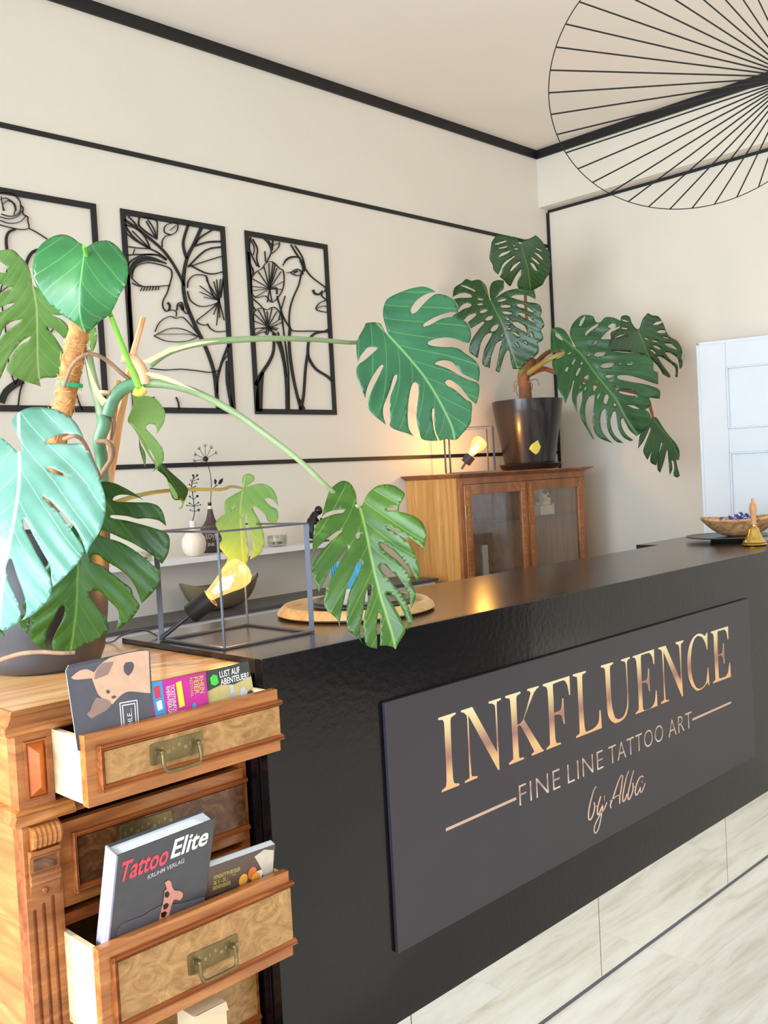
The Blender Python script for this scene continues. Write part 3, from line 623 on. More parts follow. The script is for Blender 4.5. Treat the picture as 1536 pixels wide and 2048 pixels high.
# face frame
PX0, PX1 = X0, 0.7315
MB().box(PX0, PX1, YB, YB+0.03, 0.92, 1.056).build('pilaster_block', MT['wood_front_shade'], t)
mb = MB(); a, b, c, d = 0.681, 0.722, 0.933, 1.034; yy = YB
for k, (o, y) in enumerate(((0, 0.0), (0.002, -0.003), (0.004, -0.003), (0.006, 0.0))): pass
fr = [(0, 0), (0.0015, -0.004), (0.004, -0.004), (0.005, -0.001)]
def rect_ring(x0, x1, z0, z1, o, y): return [(x0+o, y, z0+o), (x1-o, y, z0+o), (x1-o, y, z1-o), (x0+o, y, z1-o)]
def ringstrip(mb, x0, x1, z0, z1, prof, y):
    for (o0, h0), (o1, h1) in zip(prof, prof[1:]):
        A = rect_ring(x0, x1, z0, z1, o0, y+h0); B = rect_ring(x0, x1, z0, z1, o1, y+h1)
        n = len(mb.v); mb.v += A+B
        for j in range(4): mb.f.append([n+j, n+(j+1) % 4, n+4+(j+1) % 4, n+4+j]); mb.mi.append(0)
ringstrip(mb, a, b, c, d, fr, YB); mb.build('panel_bead', MT['wood_dark'], t)
mb = MB(); A = rect_ring(a, b, c, d, 0.0052, YB-0.0005); xm = (a+b)/2
mb.add(A+[(xm, YB-0.015, c+0.022), (xm, YB-0.015, d-0.022)], [(0, 1, 4), (1, 2, 5, 4), (2, 3, 5), (3, 0, 4, 5)])
mb.build('raised_panel', MT['raised'], t)
MB().box(PX1, X1, YB, YB+0.02, 1.0435, 1.056).build('top_rail', MT['wood_dark'], t)
MB().box(PX1, X1, YB+0.002, YB+0.02, 0.893, 0.921).build('drawer_rail', MT['wood_dark'], t)
MB().box(PX1, X1, YB+0.002, YB+0.02, 0.702, 0.722).build('drawer_rail', MT['wood_dark'], t)
MB().box(PX1, X1, YB+0.002, YB+0.02, 0.512, 0.532).build('drawer_rail', MT['wood_dark'], t)
MB().box(PX0, PX1, YB, YB+0.03, 0.0, 0.893).build('pilaster_core', MT['wood_dark'], t)
hol = []
for k, (fx, fz) in enumerate(((0.680, 0.752), (0.6965, 0.758), (0.713, 0.766))):
    r = 0.0036; hh = [(fx+r*math.cos(math.pi*i/8), fz-r+r*math.sin(math.pi*i/8)) for i in range(9)]
    hol.append(hh+[(fx-r, 0.12), (fx+r, 0.12)])
V, T = fill2d([(PX0, 0.0), (PX1, 0.0), (PX1, 0.893), (PX0, 0.893)], hol)
mb = MB().add([(v.x, YB-0.005, v.y) for v in V], T)
for L_ in hol+[[(PX0, 0.0), (PX0, 0.893), (PX1, 0.893), (PX1, 0.0)]]:
    n = len(L_); mb.add([(p[0], YB-0.005, p[1]) for p in L_]+[(p[0], YB, p[1]) for p in L_], [(i, (i+1) % n, n+(i+1) % n, n+i) for i in range(n)])
mb.build('fluted_pilaster', MT['wood_front_shade'], t, recalc=False)
# carved corbel
mb = MB(); pr = []
for i in range(13):
    q = -math.pi/2+math.pi*i/12; pr.append((YB-0.006-0.017*math.cos(q)*1.0, 0.872+0.020*math.sin(-q)))
for k in range(6):
    x0 = 0.679+k*0.0085
    for j in range(len(pr)-1):
        for (u0, u1, h0, h1) in ((0, .5, 0, .0022), (.5, 1, .0022, 0)):
            xa, xb = x0+u0*0.0085, x0+u1*0.0085
            mb.add([(xa, pr[j][0]-h0, pr[j][1]), (xb, pr[j][0]-h1, pr[j][1]), (xb, pr[j+1][0]-h1, pr[j+1][1]), (xa, pr[j+1][0]-h0, pr[j+1][1])], [(0, 1, 2, 3)])
mb.add([(0.679, p[0], p[1]) for p in pr]+[(0.679, YB, 0.852), (0.679, YB, 0.892)], [list(range(15))])
mb.add([(0.730, p[0], p[1]) for p in pr]+[(0.730, YB, 0.852), (0.730, YB, 0.892)], [list(range(15))])
mb.build('corbel_scroll', MT['wood_x'], t)
pr = [(YB, 0.852), (YB-0.020, 0.852), (YB-0.018, 0.845), (YB-0.012, 0.840), (YB-0.010, 0.815), (YB-0.014, 0.812), (YB-0.016, 0.806), (YB-0.012, 0.803), (YB-0.014, 0.800), (YB-0.015, 0.795), (YB-0.010, 0.792), (YB-0.008, 0.780), (YB-0.006, 0.768), (YB, 0.762)]
MB().extr([(0.674, y, z) for y, z in pr], (0.053, 0, 0)).build('corbel_bracket', MT['wood_front_shade'], t, bevel=0.0008)
MB().box(0.681, 0.721, YB-0.0125, YB-0.0095, 0.817, 0.838).build('corbel_plaque', MT['burl_dark'], t, bevel=0.001)
MB().sphere((0.699, YB-0.0085, 0.780), 0.0065, sc=(1, .7, 1)).build('boss', MT['wood_dark'], t, smooth=True)
mould = [(0, 0), (0.0015, -0.007), (0.004, -0.009), (0.006, -0.006), (0.0075, -0.008), (0.010, -0.004), (0.012, 0.0)]
def handle(parent, cx, cz, y, bail=True, drop=0.03, mat='brass_old'):
    p = MB(); w2, h2 = 0.0535, 0.0185
    pts = []
    for (sx, sz) in ((1, 1), (-1, 1), (-1, -1), (1, -1)):
        for q in range(4):
            an = math.radians({(1, 1): 0, (-1, 1): 90, (-1, -1): 180, (1, -1): 270}[(sx, sz)]+q*30)
            pts.append((cx+sx*(w2-0.004)+0.004*math.cos(an), y, cz+sz*(h2-0.004)+0.004*math.sin(an)))
    p.extr(pts, (0, -0.0018, 0)); pl = p.build('handle_plate', MT[mat], parent, bevel=0.0004)
    m = MB()
    for i in range(9):                                               # engraved marks on the plate
        xx = cx-0.045+i*0.0115
        m.box(xx, xx+0.003+0.004*((i*7) % 3)/2, y-0.0023, y-0.0017, cz+0.004*math.sin(i*2.1), cz+0.004*math.sin(i*2.1)+0.006)
    m.build('engraving', MT['brass_light'], pl)
    if bail:
        for sx in (-1, 1):
            m = MB(); m.box(cx+sx*0.037-0.004, cx+sx*0.037+0.004, y-0.012, y-0.001, cz-0.001, cz+0.007); m.sphere((cx+sx*0.037, y-0.013, cz+0.003), 0.0045); m.build('handle_post', MT[mat], pl)
        path = [(cx-0.037, y-0.013, cz+0.002), (cx-0.038, y-0.016, cz-drop*0.5), (cx-0.036, y-0.018, cz-drop*0.88), (cx-0.030, y-0.019, cz-drop), (cx, y-0.019, cz-drop-0.001), (cx+0.030, y-0.019, cz-drop), (cx+0.036, y-0.018, cz-drop*0.88), (cx+0.038, y-0.016, cz-drop*0.5), (cx+0.037, y-0.013, cz+0.002)]
        m = MB().tube(path, 0.0036, 8); m.build('bail_handle', MT[mat], pl, smooth=True)
    return pl
def drawer(x0, x1, z0, z1, yf, burl, plate_c, body=True, left_x=None, zb=None, over=0.004, bail=True, drop=0.03, pcz=None, frame=MT['wood_x']):
    """front board with mouldings + box behind"""
    left = MB()
    MB().box(x0, x1, yf, yf+0.018, z0, z1).build('drawer_front', frame, t, bevel=0.0008)
    mz0, mz1, mx0 = z0+0.020, z1-0.020, x0+0.020
    m = MB()
    def strip(zc, sgn):
        pts = [(o*sgn, h) for o, h in mould]
        n = len(m.v)
        for x, flip in ((mx0, 0), (x1+over, 0)):
            for o, h in pts: m.v.append((x + (o*0 if True else 0), yf+h, zc+o))
        k = len(pts)
        for j in range(k-1): m.f.append([n+j, n+j+1, n+k+j+1, n+k+j]); m.mi.append(0)
        m.f.append(list(range(n, n+k))); m.mi.append(0); m.f.append(list(range(n+k, n+2*k))); m.mi.append(0)
    strip(mz1, -1); strip(mz0, 1)
    n = len(m.v); pts = mould; k = len(pts)
    for z in (mz0, mz1):
        for o, h in pts: m.v.append((mx0+o, yf+h, z))
    for j in range(k-1): m.f.append([n+j, n+j+1, n+k+j+1, n+k+j]); m.mi.append(0)
    m.build('front_moulding', MT['wood_dark'], t)
    MB().box(mx0+0.012, x1, yf-0.0025, yf, mz0+0.012, mz1-0.012).build('veneer_panel', burl, t)
    handle(t, plate_c[0], plate_c[1], yf-0.0026, bail, drop)
    if body:
        MB().box(x0, x0+0.009, yf+0.018, 2.02, z0+0.004, z1-0.004).build('drawer_side', MT['pale_wood'], t)
        MB().box(x1-0.011, x1-0.003, yf+0.018, 2.02, z0+0.004, z1-0.004).build('drawer_side', MT['pale_wood'], t)
        MB().box(x0+0.009, x1-0.011, yf+0.018, 2.02, z0+0.006, z0+0.012).build('drawer_bottom', MT['pale_wood'], t)
        mk = MB()                                                   # dovetail joints inked by age
        for q in range(5):
            zc = z0+0.018+q*(z1-z0-0.036)/4
            for (y0_, y1_, za, zb_) in ((0.022, 0.034, 0.004, 0.0044), (0.022, 0.034, -0.0044, -0.004), (0.034, 0.0345, -0.004, 0.004)):
                mk.box(x0-0.0003, x0, yf+y0_-0.004, yf+y1_-0.004, zc+za, zc+zb_+0.0003)
        mk.build('dovetail_joint', MT['root'], t)
drawer(0.7322, 1.1300, 0.931, 1.0488, 1.450, MT['burl'], (0.9015, 0.990), over=0.005)
drawer(0.7322, 1.1200, 0.735, 0.880, YB-0.002, MT['burl_dark'], (0.8975, 0.826), body=False, over=0.006, bail=False, frame=MT['wood_front_shade'])
drawer(0.7285, 1.1260, 0.537, 0.7005, 1.443, MT['burl'], (0.945, 0.610), over=0.006, drop=0.030)
drawer(0.7322, 1.1200, 0.350, 0.500, YB-0.002, MT['burl'], (0.8975, 0.40), body=False, over=0.006, bail=False, frame=MT['wood_front_shade'])
drawer(0.7322, 1.1260, 0.16, 0.320, 1.40, MT['burl'], (0.9015, 0.24), over=0.005)
MB().box(X0, X1, YB, 2.12, 0.0, 0.10).build('plinth', MT['wood_dark'], t)

# ------------------------------------------------------------------ printed matter helper: slab from a px quad on a leaning plane
def slab(name, label, cat, q, th, mats, group=None, extend=0.0, partname='cover'):
    """q = four (u,v,y): top-left, top-right, bottom-right, bottom-left of the front face; th = thickness (+Y)"""
    P = [PY(*a) for a in q]; O_ = [p.copy() for p in P]
    if extend:
        P[2] = P[2]+(P[2]-P[1]).normalized()*extend; P[3] = P[3]+(P[3]-P[0]).normalized()*extend
    n = (P[1]-P[0]).cross(P[3]-P[0]).normalized()
    if n.y < 0: n = -n
    t = thing(name, label, cat, P[3], group)
    return t, P+O_, n
def quad_pt(P, s, r):                                                  # s 0..1 left-right, r 0..1 top-down
    Q = P[4:8] if len(P) == 8 else P                                   # artwork is laid out on the part that shows
    return (Q[0]*(1-s)+Q[1]*s)*(1-r)+(Q[3]*(1-s)+Q[2]*s)*r
def cover_poly(parent, name, P, n, pts, mat, lift=0.0004, sub=2, corner=50, sm=True):
    o = smooth_closed(pts, sub, corner) if sm else [Vector(p) for p in pts]
    V, T = fill2d(o); mb = MB().add([quad_pt(P, v.x, v.y)-n*lift for v in V], T)
    return mb.build(name, mat, parent, recalc=False)
def cover_text(parent, name, P, n, txt, s0, r0, s1, r1, mat, rot=0, lift=0.0006, offset=0.0):
    q = lambda s, r: quad_pt(P, s, r)-n*lift
    if rot == 0: a, b, c = q(s0, r1), q(s1, r1), q(s0, r0)
    elif rot == -90: a, b, c = q(s0, r0), q(s0, r1), q(s1, r0)          # reads downwards
    else: a, b, c = q(s1, r1), q(s1, r0), q(s0, r1)                     # reads upwards
    mb = MB(); text_mesh(mb, txt, a, b, c, 0, offset=offset)
    return mb.build(name, mat, parent, recalc=False)
YM = 1.482
mag_labels = ['dark grey dog cover magazine at the front of the stack in the top open drawer', 'magazine directly behind the dog cover magazine in the top open drawer',
              'third magazine back in the top open drawer, only its top edge showing', 'rearmost magazine of the stack in the top open drawer']
for k in range(4):
    q = [(131.5+k*1.6, 1340-k*3.2, YM+0.004+k*0.007), (299.5-k*4.5, 1299-k*0.3, YM+0.004+k*0.005), (307, 1443, YM-0.012+k*0.006), (150, 1465, YM-0.012+k*0.006)]
    tm, P, n = slab('magazine', mag_labels[k], 'magazine', q, 0.002, None, 'magazines in the top drawer', extend=0.03)
    a = P[:4]; b = [p+n*0.0016 for p in P[:4]]
    MB().hexa([a[3], a[2], a[1], a[0]], [b[3], b[2], b[1], b[0]]).build('pages', MT['mag_edge'], tm)
    c = [p-n*0.0004 for p in P[:4]]
    cv = MB().hexa([c[3], c[2], c[1], c[0]], [p+n*0.0003 for p in (c[3], c[2], c[1], c[0])]).build('cover', MT['mag'], tm)
    if k == 0:
        r_ = 144/178.0
        D1 = crop(120, 1280, 3.339)
        def cpx(nm, pts, m_, lift): 
            o_ = smooth_closed(D1(pts), 2, 50); V, T = fill2d(o_)
            MB().add([PP(v.x, v.y, P[0]-n*lift, n) for v in V], T).build(nm, MT[m_], cv, recalc=False)
        cpx('dog_body', [(262,170),(330,120),(420,95),(520,75),(592,72),(604,355),(560,352),(500,345),(455,345),(420,360),(385,390),(350,430),(300,400),(260,370),(240,330),(225,290),(215,260),(215,230),(240,200)], 'dog', 0.0006)
        cpx('dog_ear', [(225,215),(180,195),(130,205),(90,235),(72,252),(100,265),(150,262),(215,255)], 'dog', 0.0009)
        cpx('dog_ear', [(240,385),(215,430),(200,470),(178,492),(195,515),(215,525),(260,495),(310,470),(345,430),(330,405),(290,390)], 'dog2', 0.0009)
        cpx('dog_marking', [(262,175),(300,150),(360,145),(340,190),(320,230),(270,250),(230,265),(235,225)], 'dog2', 0.0009)
        cpx('dog_marking', [(440,150),(480,145),(495,170),(480,215),(455,240),(430,215),(425,175)], 'dogdark', 0.0009)
        cpx('dog_eye', [(308,335),(325,332),(335,345),(325,360),(312,355)], 'dogdark', 0.0011)
        cpx('dog_nose', [(342,378),(362,370),(378,378),(365,390),(348,392)], 'dogdark', 0.0011)
        for j, (s0, s1, r0) in enumerate(((0.57, 0.80, 0.66), (0.60, 0.77, 0.70))):
            fm = MB()
            for (sa, sb, ra, rb) in ((s0, s1, r0, r0+0.015), (s0, s0+0.012, r0, 1.0), (s1-0.012, s1, r0, 1.0)):
                fm.add([quad_pt(P, sa, ra)-n*0.0012, quad_pt(P, sb, ra)-n*0.0012, quad_pt(P, sb, rb)-n*0.0012, quad_pt(P, sa, rb)-n*0.0012], [(0, 1, 2, 3)])
            fm.build('title_frame', MT['white'], cv, recalc=False)
        cover_text(cv, 'lettering', P, n, 'HLE...', 0.66, 0.77, 0.72, 1.0, MT['white'], rot=90)
# festival flyer
tm, P, n = slab('flyer', 'magenta and blue festival flyer between the dog magazine and the adventure leaflet', 'flyer', [(300,1366,YM-0.002), (411,1344,YM-0.002), (417,1405,YM-0.010), (307,1431,YM-0.010)], 0, None, None, extend=0.03)
P = P[:4]
MB().hexa([P[3], P[2], P[1], P[0]], [p+n*0.0012 for p in (P[3], P[2], P[1], P[0])]).build('sheet', MT['magenta'], tm)
cover_poly(tm, 'blue_band', P, n, [(0, 0), (0.20, 0), (0.22, 0.72), (0.04, 0.72)], MT['cyan'], 0.0004, sm=False)
cover_poly(tm, 'red_badge', P, n, [(0.05, 0.10), (0.15, 0.08), (0.16, 0.32), (0.06, 0.34)], MT['red'], 0.0007, sm=False)
cover_poly(tm, 'white_badge', P, n, [(0.07, 0.40), (0.16, 0.38), (0.17, 0.56), (0.08, 0.58)], MT['white'], 0.0007, sm=False)
cover_poly(tm, 'yellow_box', P, n, [(0.44, 0.10), (0.54, 0.08), (0.56, 0.60), (0.46, 0.62)], MT['yellow'], 0.0007, sm=False)
cover_text(tm, 'lettering', P, n, 'TICKETS/INFOS', 0.34, 0.12, 0.41, 0.68, MT['white'], rot=-90)
cover_text(tm, 'lettering', P, n, 'RHEIN-FEIER.DE', 0.26, 0.14, 0.33, 0.70, MT['white'], rot=-90)
cover_text(tm, 'lettering', P, n, 'RHEIN', 0.86, 0.06, 0.95, 0.42, MT['gold'], rot=-90, offset=0.01)
cover_text(tm, 'lettering', P, n, 'FEIER', 0.76, 0.06, 0.85, 0.42, MT['gold'], rot=-90, offset=0.01)
cover_text(tm, 'lettering', P, n, 'FESTIVAL', 0.69, 0.06, 0.74, 0.46, MT['gold'], rot=-90)
cover_poly(tm, 'blue_drop', P, n, [(0.70, 0.60), (0.74, 0.58), (0.77, 0.64), (0.73, 0.72), (0.69, 0.67)], MT['cyan'], 0.0007)
# adventure leaflet
tm, P, n = slab('leaflet', 'dark photo leaflet reading LUST AUF ABENTEUER? at the right of the top drawer', 'leaflet', [(411,1343,YM+0.004), (496.5,1322,YM+0.004), (507,1380,YM-0.006), (417,1405,YM-0.006)], 0, None, None, extend=0.03)
P = P[:4]
MB().hexa([P[3], P[2], P[1], P[0]], [p+n*0.0012 for p in (P[3], P[2], P[1], P[0])]).build('sheet', MT['fotodark'], tm)
cover_poly(tm, 'photo', P, n, [(0.0, 0.42), (0.3, 0.36), (0.6, 0.42), (1.0, 0.34), (1.0, 1.0), (0, 1.0)], MT['foto'], 0.0003, sm=False)
for pts, m_ in (([(0.45,0.62),(0.58,0.60),(0.66,0.80),(0.62,1.0),(0.42,1.0),(0.38,0.8)], 'grey1'), ([(0.48,0.42),(0.57,0.42),(0.58,0.58),(0.49,0.60)], 'lightgrey'), ([(0.70,0.56),(0.80,0.52),(0.86,0.66),(0.78,0.82),(0.70,0.76)], 'lightgrey'), ([(0.84,0.66),(0.94,0.62),(1.0,0.76),(0.98,0.98),(0.84,0.98)], 'fotodark'), ([(0.10,0.80),(0.22,0.76),(0.28,0.95),(0.12,1.0)], 'grey1')):
    cover_poly(tm, 'photo_figure', P, n, pts, MT[m_], 0.0006)
cover_poly(tm, 'green_logo', P, n, [(0.08,0.16),(0.16,0.10),(0.24,0.14),(0.26,0.30),(0.18,0.34),(0.09,0.30)], MT['leafy'], 0.0006)
cover_text(tm, 'lettering', P, n, 'LUST AUF', 0.30, 0.07, 0.76, 0.21, MT['white'], offset=0.015)
cover_text(tm, 'lettering', P, n, 'ABENTEUER?', 0.30, 0.235, 0.94, 0.37, MT['white'], offset=0.015)
# tattoo book
ft, fb = 1.42, 1.462
tb, P, n = slab('hardback_book', 'thick dark hardback book titled TattooElite standing in the lower open drawer', 'book', [(234,1712,ft), (431,1637,ft), (412,1790,fb), (217,1882,fb)], 0, None, None, extend=0.06)
TH = 0.036
a = [P[3], P[2], P[1], P[0]]
MB().hexa(a, [p+n*0.003 for p in a]).build('front_cover', MT['book'], tb, bevel=0.0006)
MB().hexa([p+n*(TH-0.003) for p in a], [p+n*TH for p in a]).build('back_cover', MT['book'], tb, bevel=0.0006)
dx = (P[1]-P[0]).normalized(); dz = (P[0]-P[3]).normalized()
pa = [P[3]+dx*0.003, P[2]-dx*0.004, P[1]-dx*0.004-dz*0.004, P[0]+dx*0.003-dz*0.004]
pg = MB().hexa([p+n*0.0032 for p in pa], [p+n*(TH-0.0032) for p in pa]).build('pages', MT['paper'], tb)
ln = MB()
for k in range(6): ln.hexa([p+n*(0.006+k*0.005) for p in (pa[3]+dz*0.0, pa[2]+dz*0.0, pa[2]+dz*0.0003, pa[3]+dz*0.0003)], [p+n*(0.0066+k*0.005) for p in (pa[3], pa[2], pa[2]+dz*0.0003, pa[3]+dz*0.0003)])
ln.build('page_gap', MT['lightgrey'], pg)
sp = [P[3]-dx*0.001, P[3]+dx*0.003, P[0]+dx*0.003, P[0]-dx*0.001]
spo = MB().hexa([p for p in sp], [p+n*TH for p in sp]).build('spine', MT['spine'], tb, bevel=0.0008)
sq = [P[0]-dx*0.0014+n*TH, P[0]-dx*0.0014, P[3]-dx*0.0014, P[3]-dx*0.0014+n*TH]
mbt = MB(); o_ = lambda s, r: (sq[0]*(1-s)+sq[1]*s)*(1-r)+(sq[3]*(1-s)+sq[2]*s)*r
text_mesh(mbt, 'TATTOOELITE BY KRUHM VERLAG', o_(0.72, 0.92), o_(0.72, 0.42), o_(0.42, 0.92), 0); mbt.build('spine_lettering', MT['white'], spo, recalc=False)
def title(txt, s0, s1, r0a, r1a, r0b, r1b, mat, nm, shear=0.03):
    mb = MB(); q = lambda s, r: quad_pt(P, s, r)-n*0.0007
    text_mesh(mb, txt, q(s0, r1a), q(s1, r1b), q(s0+shear, r0a), 0, offset=0.022); mb.build(nm, mat, tb, recalc=False)
title('Tattoo', 0.03, 0.51, 0.10, 0.34, 0.10, 0.34, MT['redt'], 'title_lettering')
title('Elite', 0.545, 0.93, 0.07, 0.30, 0.07, 0.30, MT['white'], 'title_lettering')
mb = MB(); q = lambda s, r: quad_pt(P, s, r)-n*0.0007
text_mesh(mb, 'KRUHM VERLAG', q(0.33, 0.44), q(0.70, 0.415), q(0.33, 0.385), 0, offset=0.01); mb.build('publisher_lettering', MT['lightgrey'], tb, recalc=False)
K1 = crop(180, 1640, 3.84)
def kpx(nm, pts, m_, lift):
    V, T = fill2d(smooth_closed(K1(pts), 2, 50))
    MB().add([PP(v.x, v.y, P[0]-n*lift, n) for v in V], T).build(nm, MT[m_], tb, recalc=False)
kpx('machine_picture', [(575,480),(600,462),(622,475),(632,515),(650,540),(690,545),(712,560),(712,590),(690,618),(655,610),(640,620),(625,660),(610,720),(600,760),(560,800),(510,850),(540,720),(560,640),(568,590),(570,550),(590,530)], 'copper', 0.0008)
kpx('machine_hole', [(572,560),(600,545),(612,570),(598,598),(575,592)], 'darkhole', 0.0011)
kpx('machine_hole', [(562,655),(590,635),(608,650),(590,680),(566,690)], 'darkhole', 0.0011)
kpx('machine_hole', [(545,715),(575,700),(592,712),(575,745),(548,750)], 'darkhole', 0.0011)
kpx('machine_shadow', [(200,880),(240,800),(400,740),(540,660),(700,640),(860,590),(880,600),(880,640),(700,740),(500,860),(300,900)], 'mag', 0.0005)
# small art book
tb2, P, n = slab('paperback_book', 'small paperback with painted fruit cover beside the thick tattoo book in the lower drawer', 'book', [(417,1736,1.446), (550.5,1689,1.446), (547,1745,1.468), (412,1790,1.468)], 0, None, None, extend=0.05)
P = P[:4]
a = [P[3], P[2], P[1], P[0]]
MB().hexa(a, [p+n*0.0012 for p in a]).build('front_cover', MT['artdark'], tb2)
MB().hexa([p+n*0.0138 for p in a], [p+n*0.015 for p in a]).build('back_cover', MT['lightgrey'], tb2)
MB().hexa([p+n*0.0013 for p in a], [p+n*0.0137 for p in a]).build('pages', MT['paper'], tb2)
for pts, m_ in (([(0.42,0.80),(0.50,0.62),(0.66,0.44),(0.84,0.42),(0.80,0.62),(0.66,0.80),(0.50,0.90)], 'white'), ([(0.68,0.10),(0.82,0.02),(0.98,0.10),(0.99,0.7),(0.88,0.75),(0.80,0.40)], 'petal'), ([(0.05,0.70),(0.12,0.62),(0.25,0.66),(0.36,0.80),(0.30,1.0),(0.05,1.0)], 'fotodark')):
    cover_poly(tb2, 'cover_painting', P, n, pts, MT[m_], 0.0004)
for cx, cy, m_ in ((0.53,0.50,'orange2'), (0.66,0.42,'orange'), (0.72,0.56,'orange2'), (0.58,0.70,'orange'), (0.48,0.72,'orange')):
    cover_poly(tb2, 'painted_fruit', P, n, [(cx+0.065*math.cos(q*0.785), cy+0.13*math.sin(q*0.785)) for q in range(8)], MT[m_], 0.0007+cx*0.0004)
for k, s in enumerate(('FONDATION BEYELER', '26. 1. - 25. 5. 2025', 'RIEHEN/BASEL')): cover_text(tb2, 'lettering', P, n, s, 0.09, 0.20+k*0.11, 0.47-k*0.06, 0.28+k*0.11, MT['gold'])
# card box in the bottom drawer
cb = PY(388, 2030, 1.445); cb2 = PY(453, 2023, 1.445)
t2 = thing('card_box', 'small beige cardboard box at the bottom edge below the lower open drawer', 'box', (cb.x, 1.445, 0.185))
MB().box(cb.x, cb2.x, 1.445, 1.50, 0.173, cb.z-0.004).build('box_body', MT['card'], t2)
MB().hexa([(cb.x, 1.444, cb.z-0.004), (cb2.x, 1.444, cb.z-0.004), (cb2.x, 1.446, cb.z-0.004), (cb.x, 1.446, cb.z-0.004)], [(cb.x, 1.438, cb.z), (cb2.x, 1.438, cb2.z+0.005), (cb2.x, 1.440, cb2.z+0.005), (cb.x, 1.440, cb.z)]).build('lid_flap', MT['card'], t2)

# ================================================================== SHELVES ON THE LEFT WALL
tag(MB().box(1.2, 3.02, 2.90, YW, 1.174, 1.193).build('wall_shelf', MT['white_wood'], bevel=0.001), 'white floating wall shelf holding vases, glass bowl and black figurine', 'shelf')
t = thing('sideboard', 'low white sideboard with dark grey top standing against the left wall', 'sideboard', (1.3, 2.85, 0))
MB().box(1.3, 3.14, 2.86, YW-0.001, 0.0, 0.972).build('body', MT['white_wood'], t)
MB().box(1.29, 3.15, 2.85, YW-0.001, 0.972, 0.985).build('top', MT['grey_top'], t)
YS = 2.985
def flat(pts, y, th=0.002):
    o = smooth_closed(pts, 2, 55); return [tuple(PY(p.x, p.y, y)) for p in o], (0, th, 0)
ZS = 1.1935
YS = 2.955
# round pale vase
c = PY(388, 1090, YS); R = 24.5*(c-CAM).dot(FWD)/FPX
t = thing('round_vase', 'round pale wooden vase with black metal berry twig on white wall shelf', 'vase', (c.x, YS, ZS))
prof = [(R*0.55, 0), (R*0.62, 0.001), (R*0.9, R*0.45), (R, R*0.98), (R*0.92, R*1.5), (R*0.6, R*1.95), (R*0.30, R*2.15), (R*0.27, R*2.35), (R*0.27, R*2.9), (R*0.22, R*2.9)]
MB().lathe(prof, (c.x, YS, ZS), 36).build('vase_body', MT['pale_vase'], t, smooth=True)
MB().lathe([(R*0.275, R*2.5), (R*0.285, R*2.52), (R*0.285, R*2.78), (R*0.275, R*2.8)], (c.x, YS, ZS), 24).build('neck_ring', MT['lightgrey'], t, smooth=True)
E1 = crop(240, 780, 4.655)
vz = ZS+R*2.88
p3 = lambda u, v: PY(u, v, YS)
tw = MB(); bp_ = [tuple(p3(*q)) for q in E1([(682,1200),(693,1140),(690,1080),(682,1010),(672,940),(668,890),(676,840),(690,810),(690,800)])]
tw.tube(smooth_path([(c.x, YS, vz)]+bp_), 0.0016, 6)
for a, b, r in (((690,1130),(655,1117),7), ((693,1135),(732,1117),13), ((690,1085),(622,1075),7), ((690,1080),(648,1054),9), ((692,1085),(750,1068),7), ((692,1075),(730,1048),8), ((684,1020),(650,992),10), ((686,1020),(720,988),13),
                ((676,950),(655,930),6), ((674,960),(700,945),6), ((670,900),(648,880),8), ((670,910),(703,897),7), ((672,870),(658,838),6), ((674,870),(716,865),6), ((678,850),(728,830),8), ((684,820),(680,795),11), ((686,830),(718,795),12)):
    A, B = E1([a, b]); A = p3(*A); B = p3(*B); tw.tube([A, B], 0.0012, 5); tw.sphere(B, r/4.655*0.0019*0.95, 10)
tw.build('berry_twig', MT['art'], t, smooth=True)
# dark bottle with dandelion
YS = 3.045
c = PY(424, 1085, YS); k = (c-CAM).dot(FWD)/FPX
t = thing('bottle_vase', 'dark brown bottle vase holding a black metal dandelion beside the round vase', 'vase', (c.x, YS, ZS))
MB().lathe([(21*k, 0), (22*k, 0.002), (22*k, 44*k), (20*k, 50*k), (14*k, 57*k), (9*k, 66*k), (6*k, 78*k), (4.5*k, 87*k)], (c.x, YS, ZS), 32).build('bottle_body', MT['brown_block'], t, smooth=True)
MB().lathe([(4.6*k, 86.5*k), (4.8*k, 87*k), (4.4*k, 93*k)], (c.x, YS, ZS), 24).build('pale_band', MT['pale_vase'], t, smooth=True)
MB().lathe([(4.3*k, 93*k), (3.8*k, 93.5*k), (3.8*k, 100*k), (3*k, 100*k)], (c.x, YS, ZS), 24).build('bottle_lip', MT['black_gloss'], t, smooth=True)
mb = MB(); yy = YS-22.5*k
def bt(txt, u0, u1, v0, v1):
    A = PY(u0, v1, yy); B = PY(u1, v1, yy); C_ = PY(u0, v0, yy); B.z = A.z; text_mesh(mb, txt, A, B, C_, 0.0, offset=0.01)
bt('LOVE', 412, 434, 1069, 1078); bt('INK', 416, 431, 1086, 1093)
mb.box(c.x-14*k, c.x+14*k, yy, yy+0.0005, ZS+26*k, ZS+26.8*k)
mb.build('bottle_lettering', MT['lightgrey'], t, recalc=False)
dn_ = MB(); dn_.tube(smooth_path([(c.x, YS, ZS+99*k)]+[tuple(p3(*q)) for q in E1([(842,1060),(848,960),(850,870),(840,780),(822,710),(805,650)])]), 0.0013, 6)
hc = p3(*E1([(797,642)])[0]); dn_.sphere(hc, 26/4.655*k, 12)
for a in ((705,660), (712,605), (745,555), (793,530), (845,545), (885,590), (715,700)):
    B = p3(*E1([a])[0]); dn_.tube([hc, B], 0.0010, 5); d_ = (B-hc).normalized()
    for q in (-50, -30, -10, 10, 30, 50):
        e_ = Matrix.Rotation(math.radians(q), 3, 'Y') @ d_; dn_.tube([B, B+e_*0.013], 0.0006, 4)
dn_.build('dandelion', MT['art'], t)
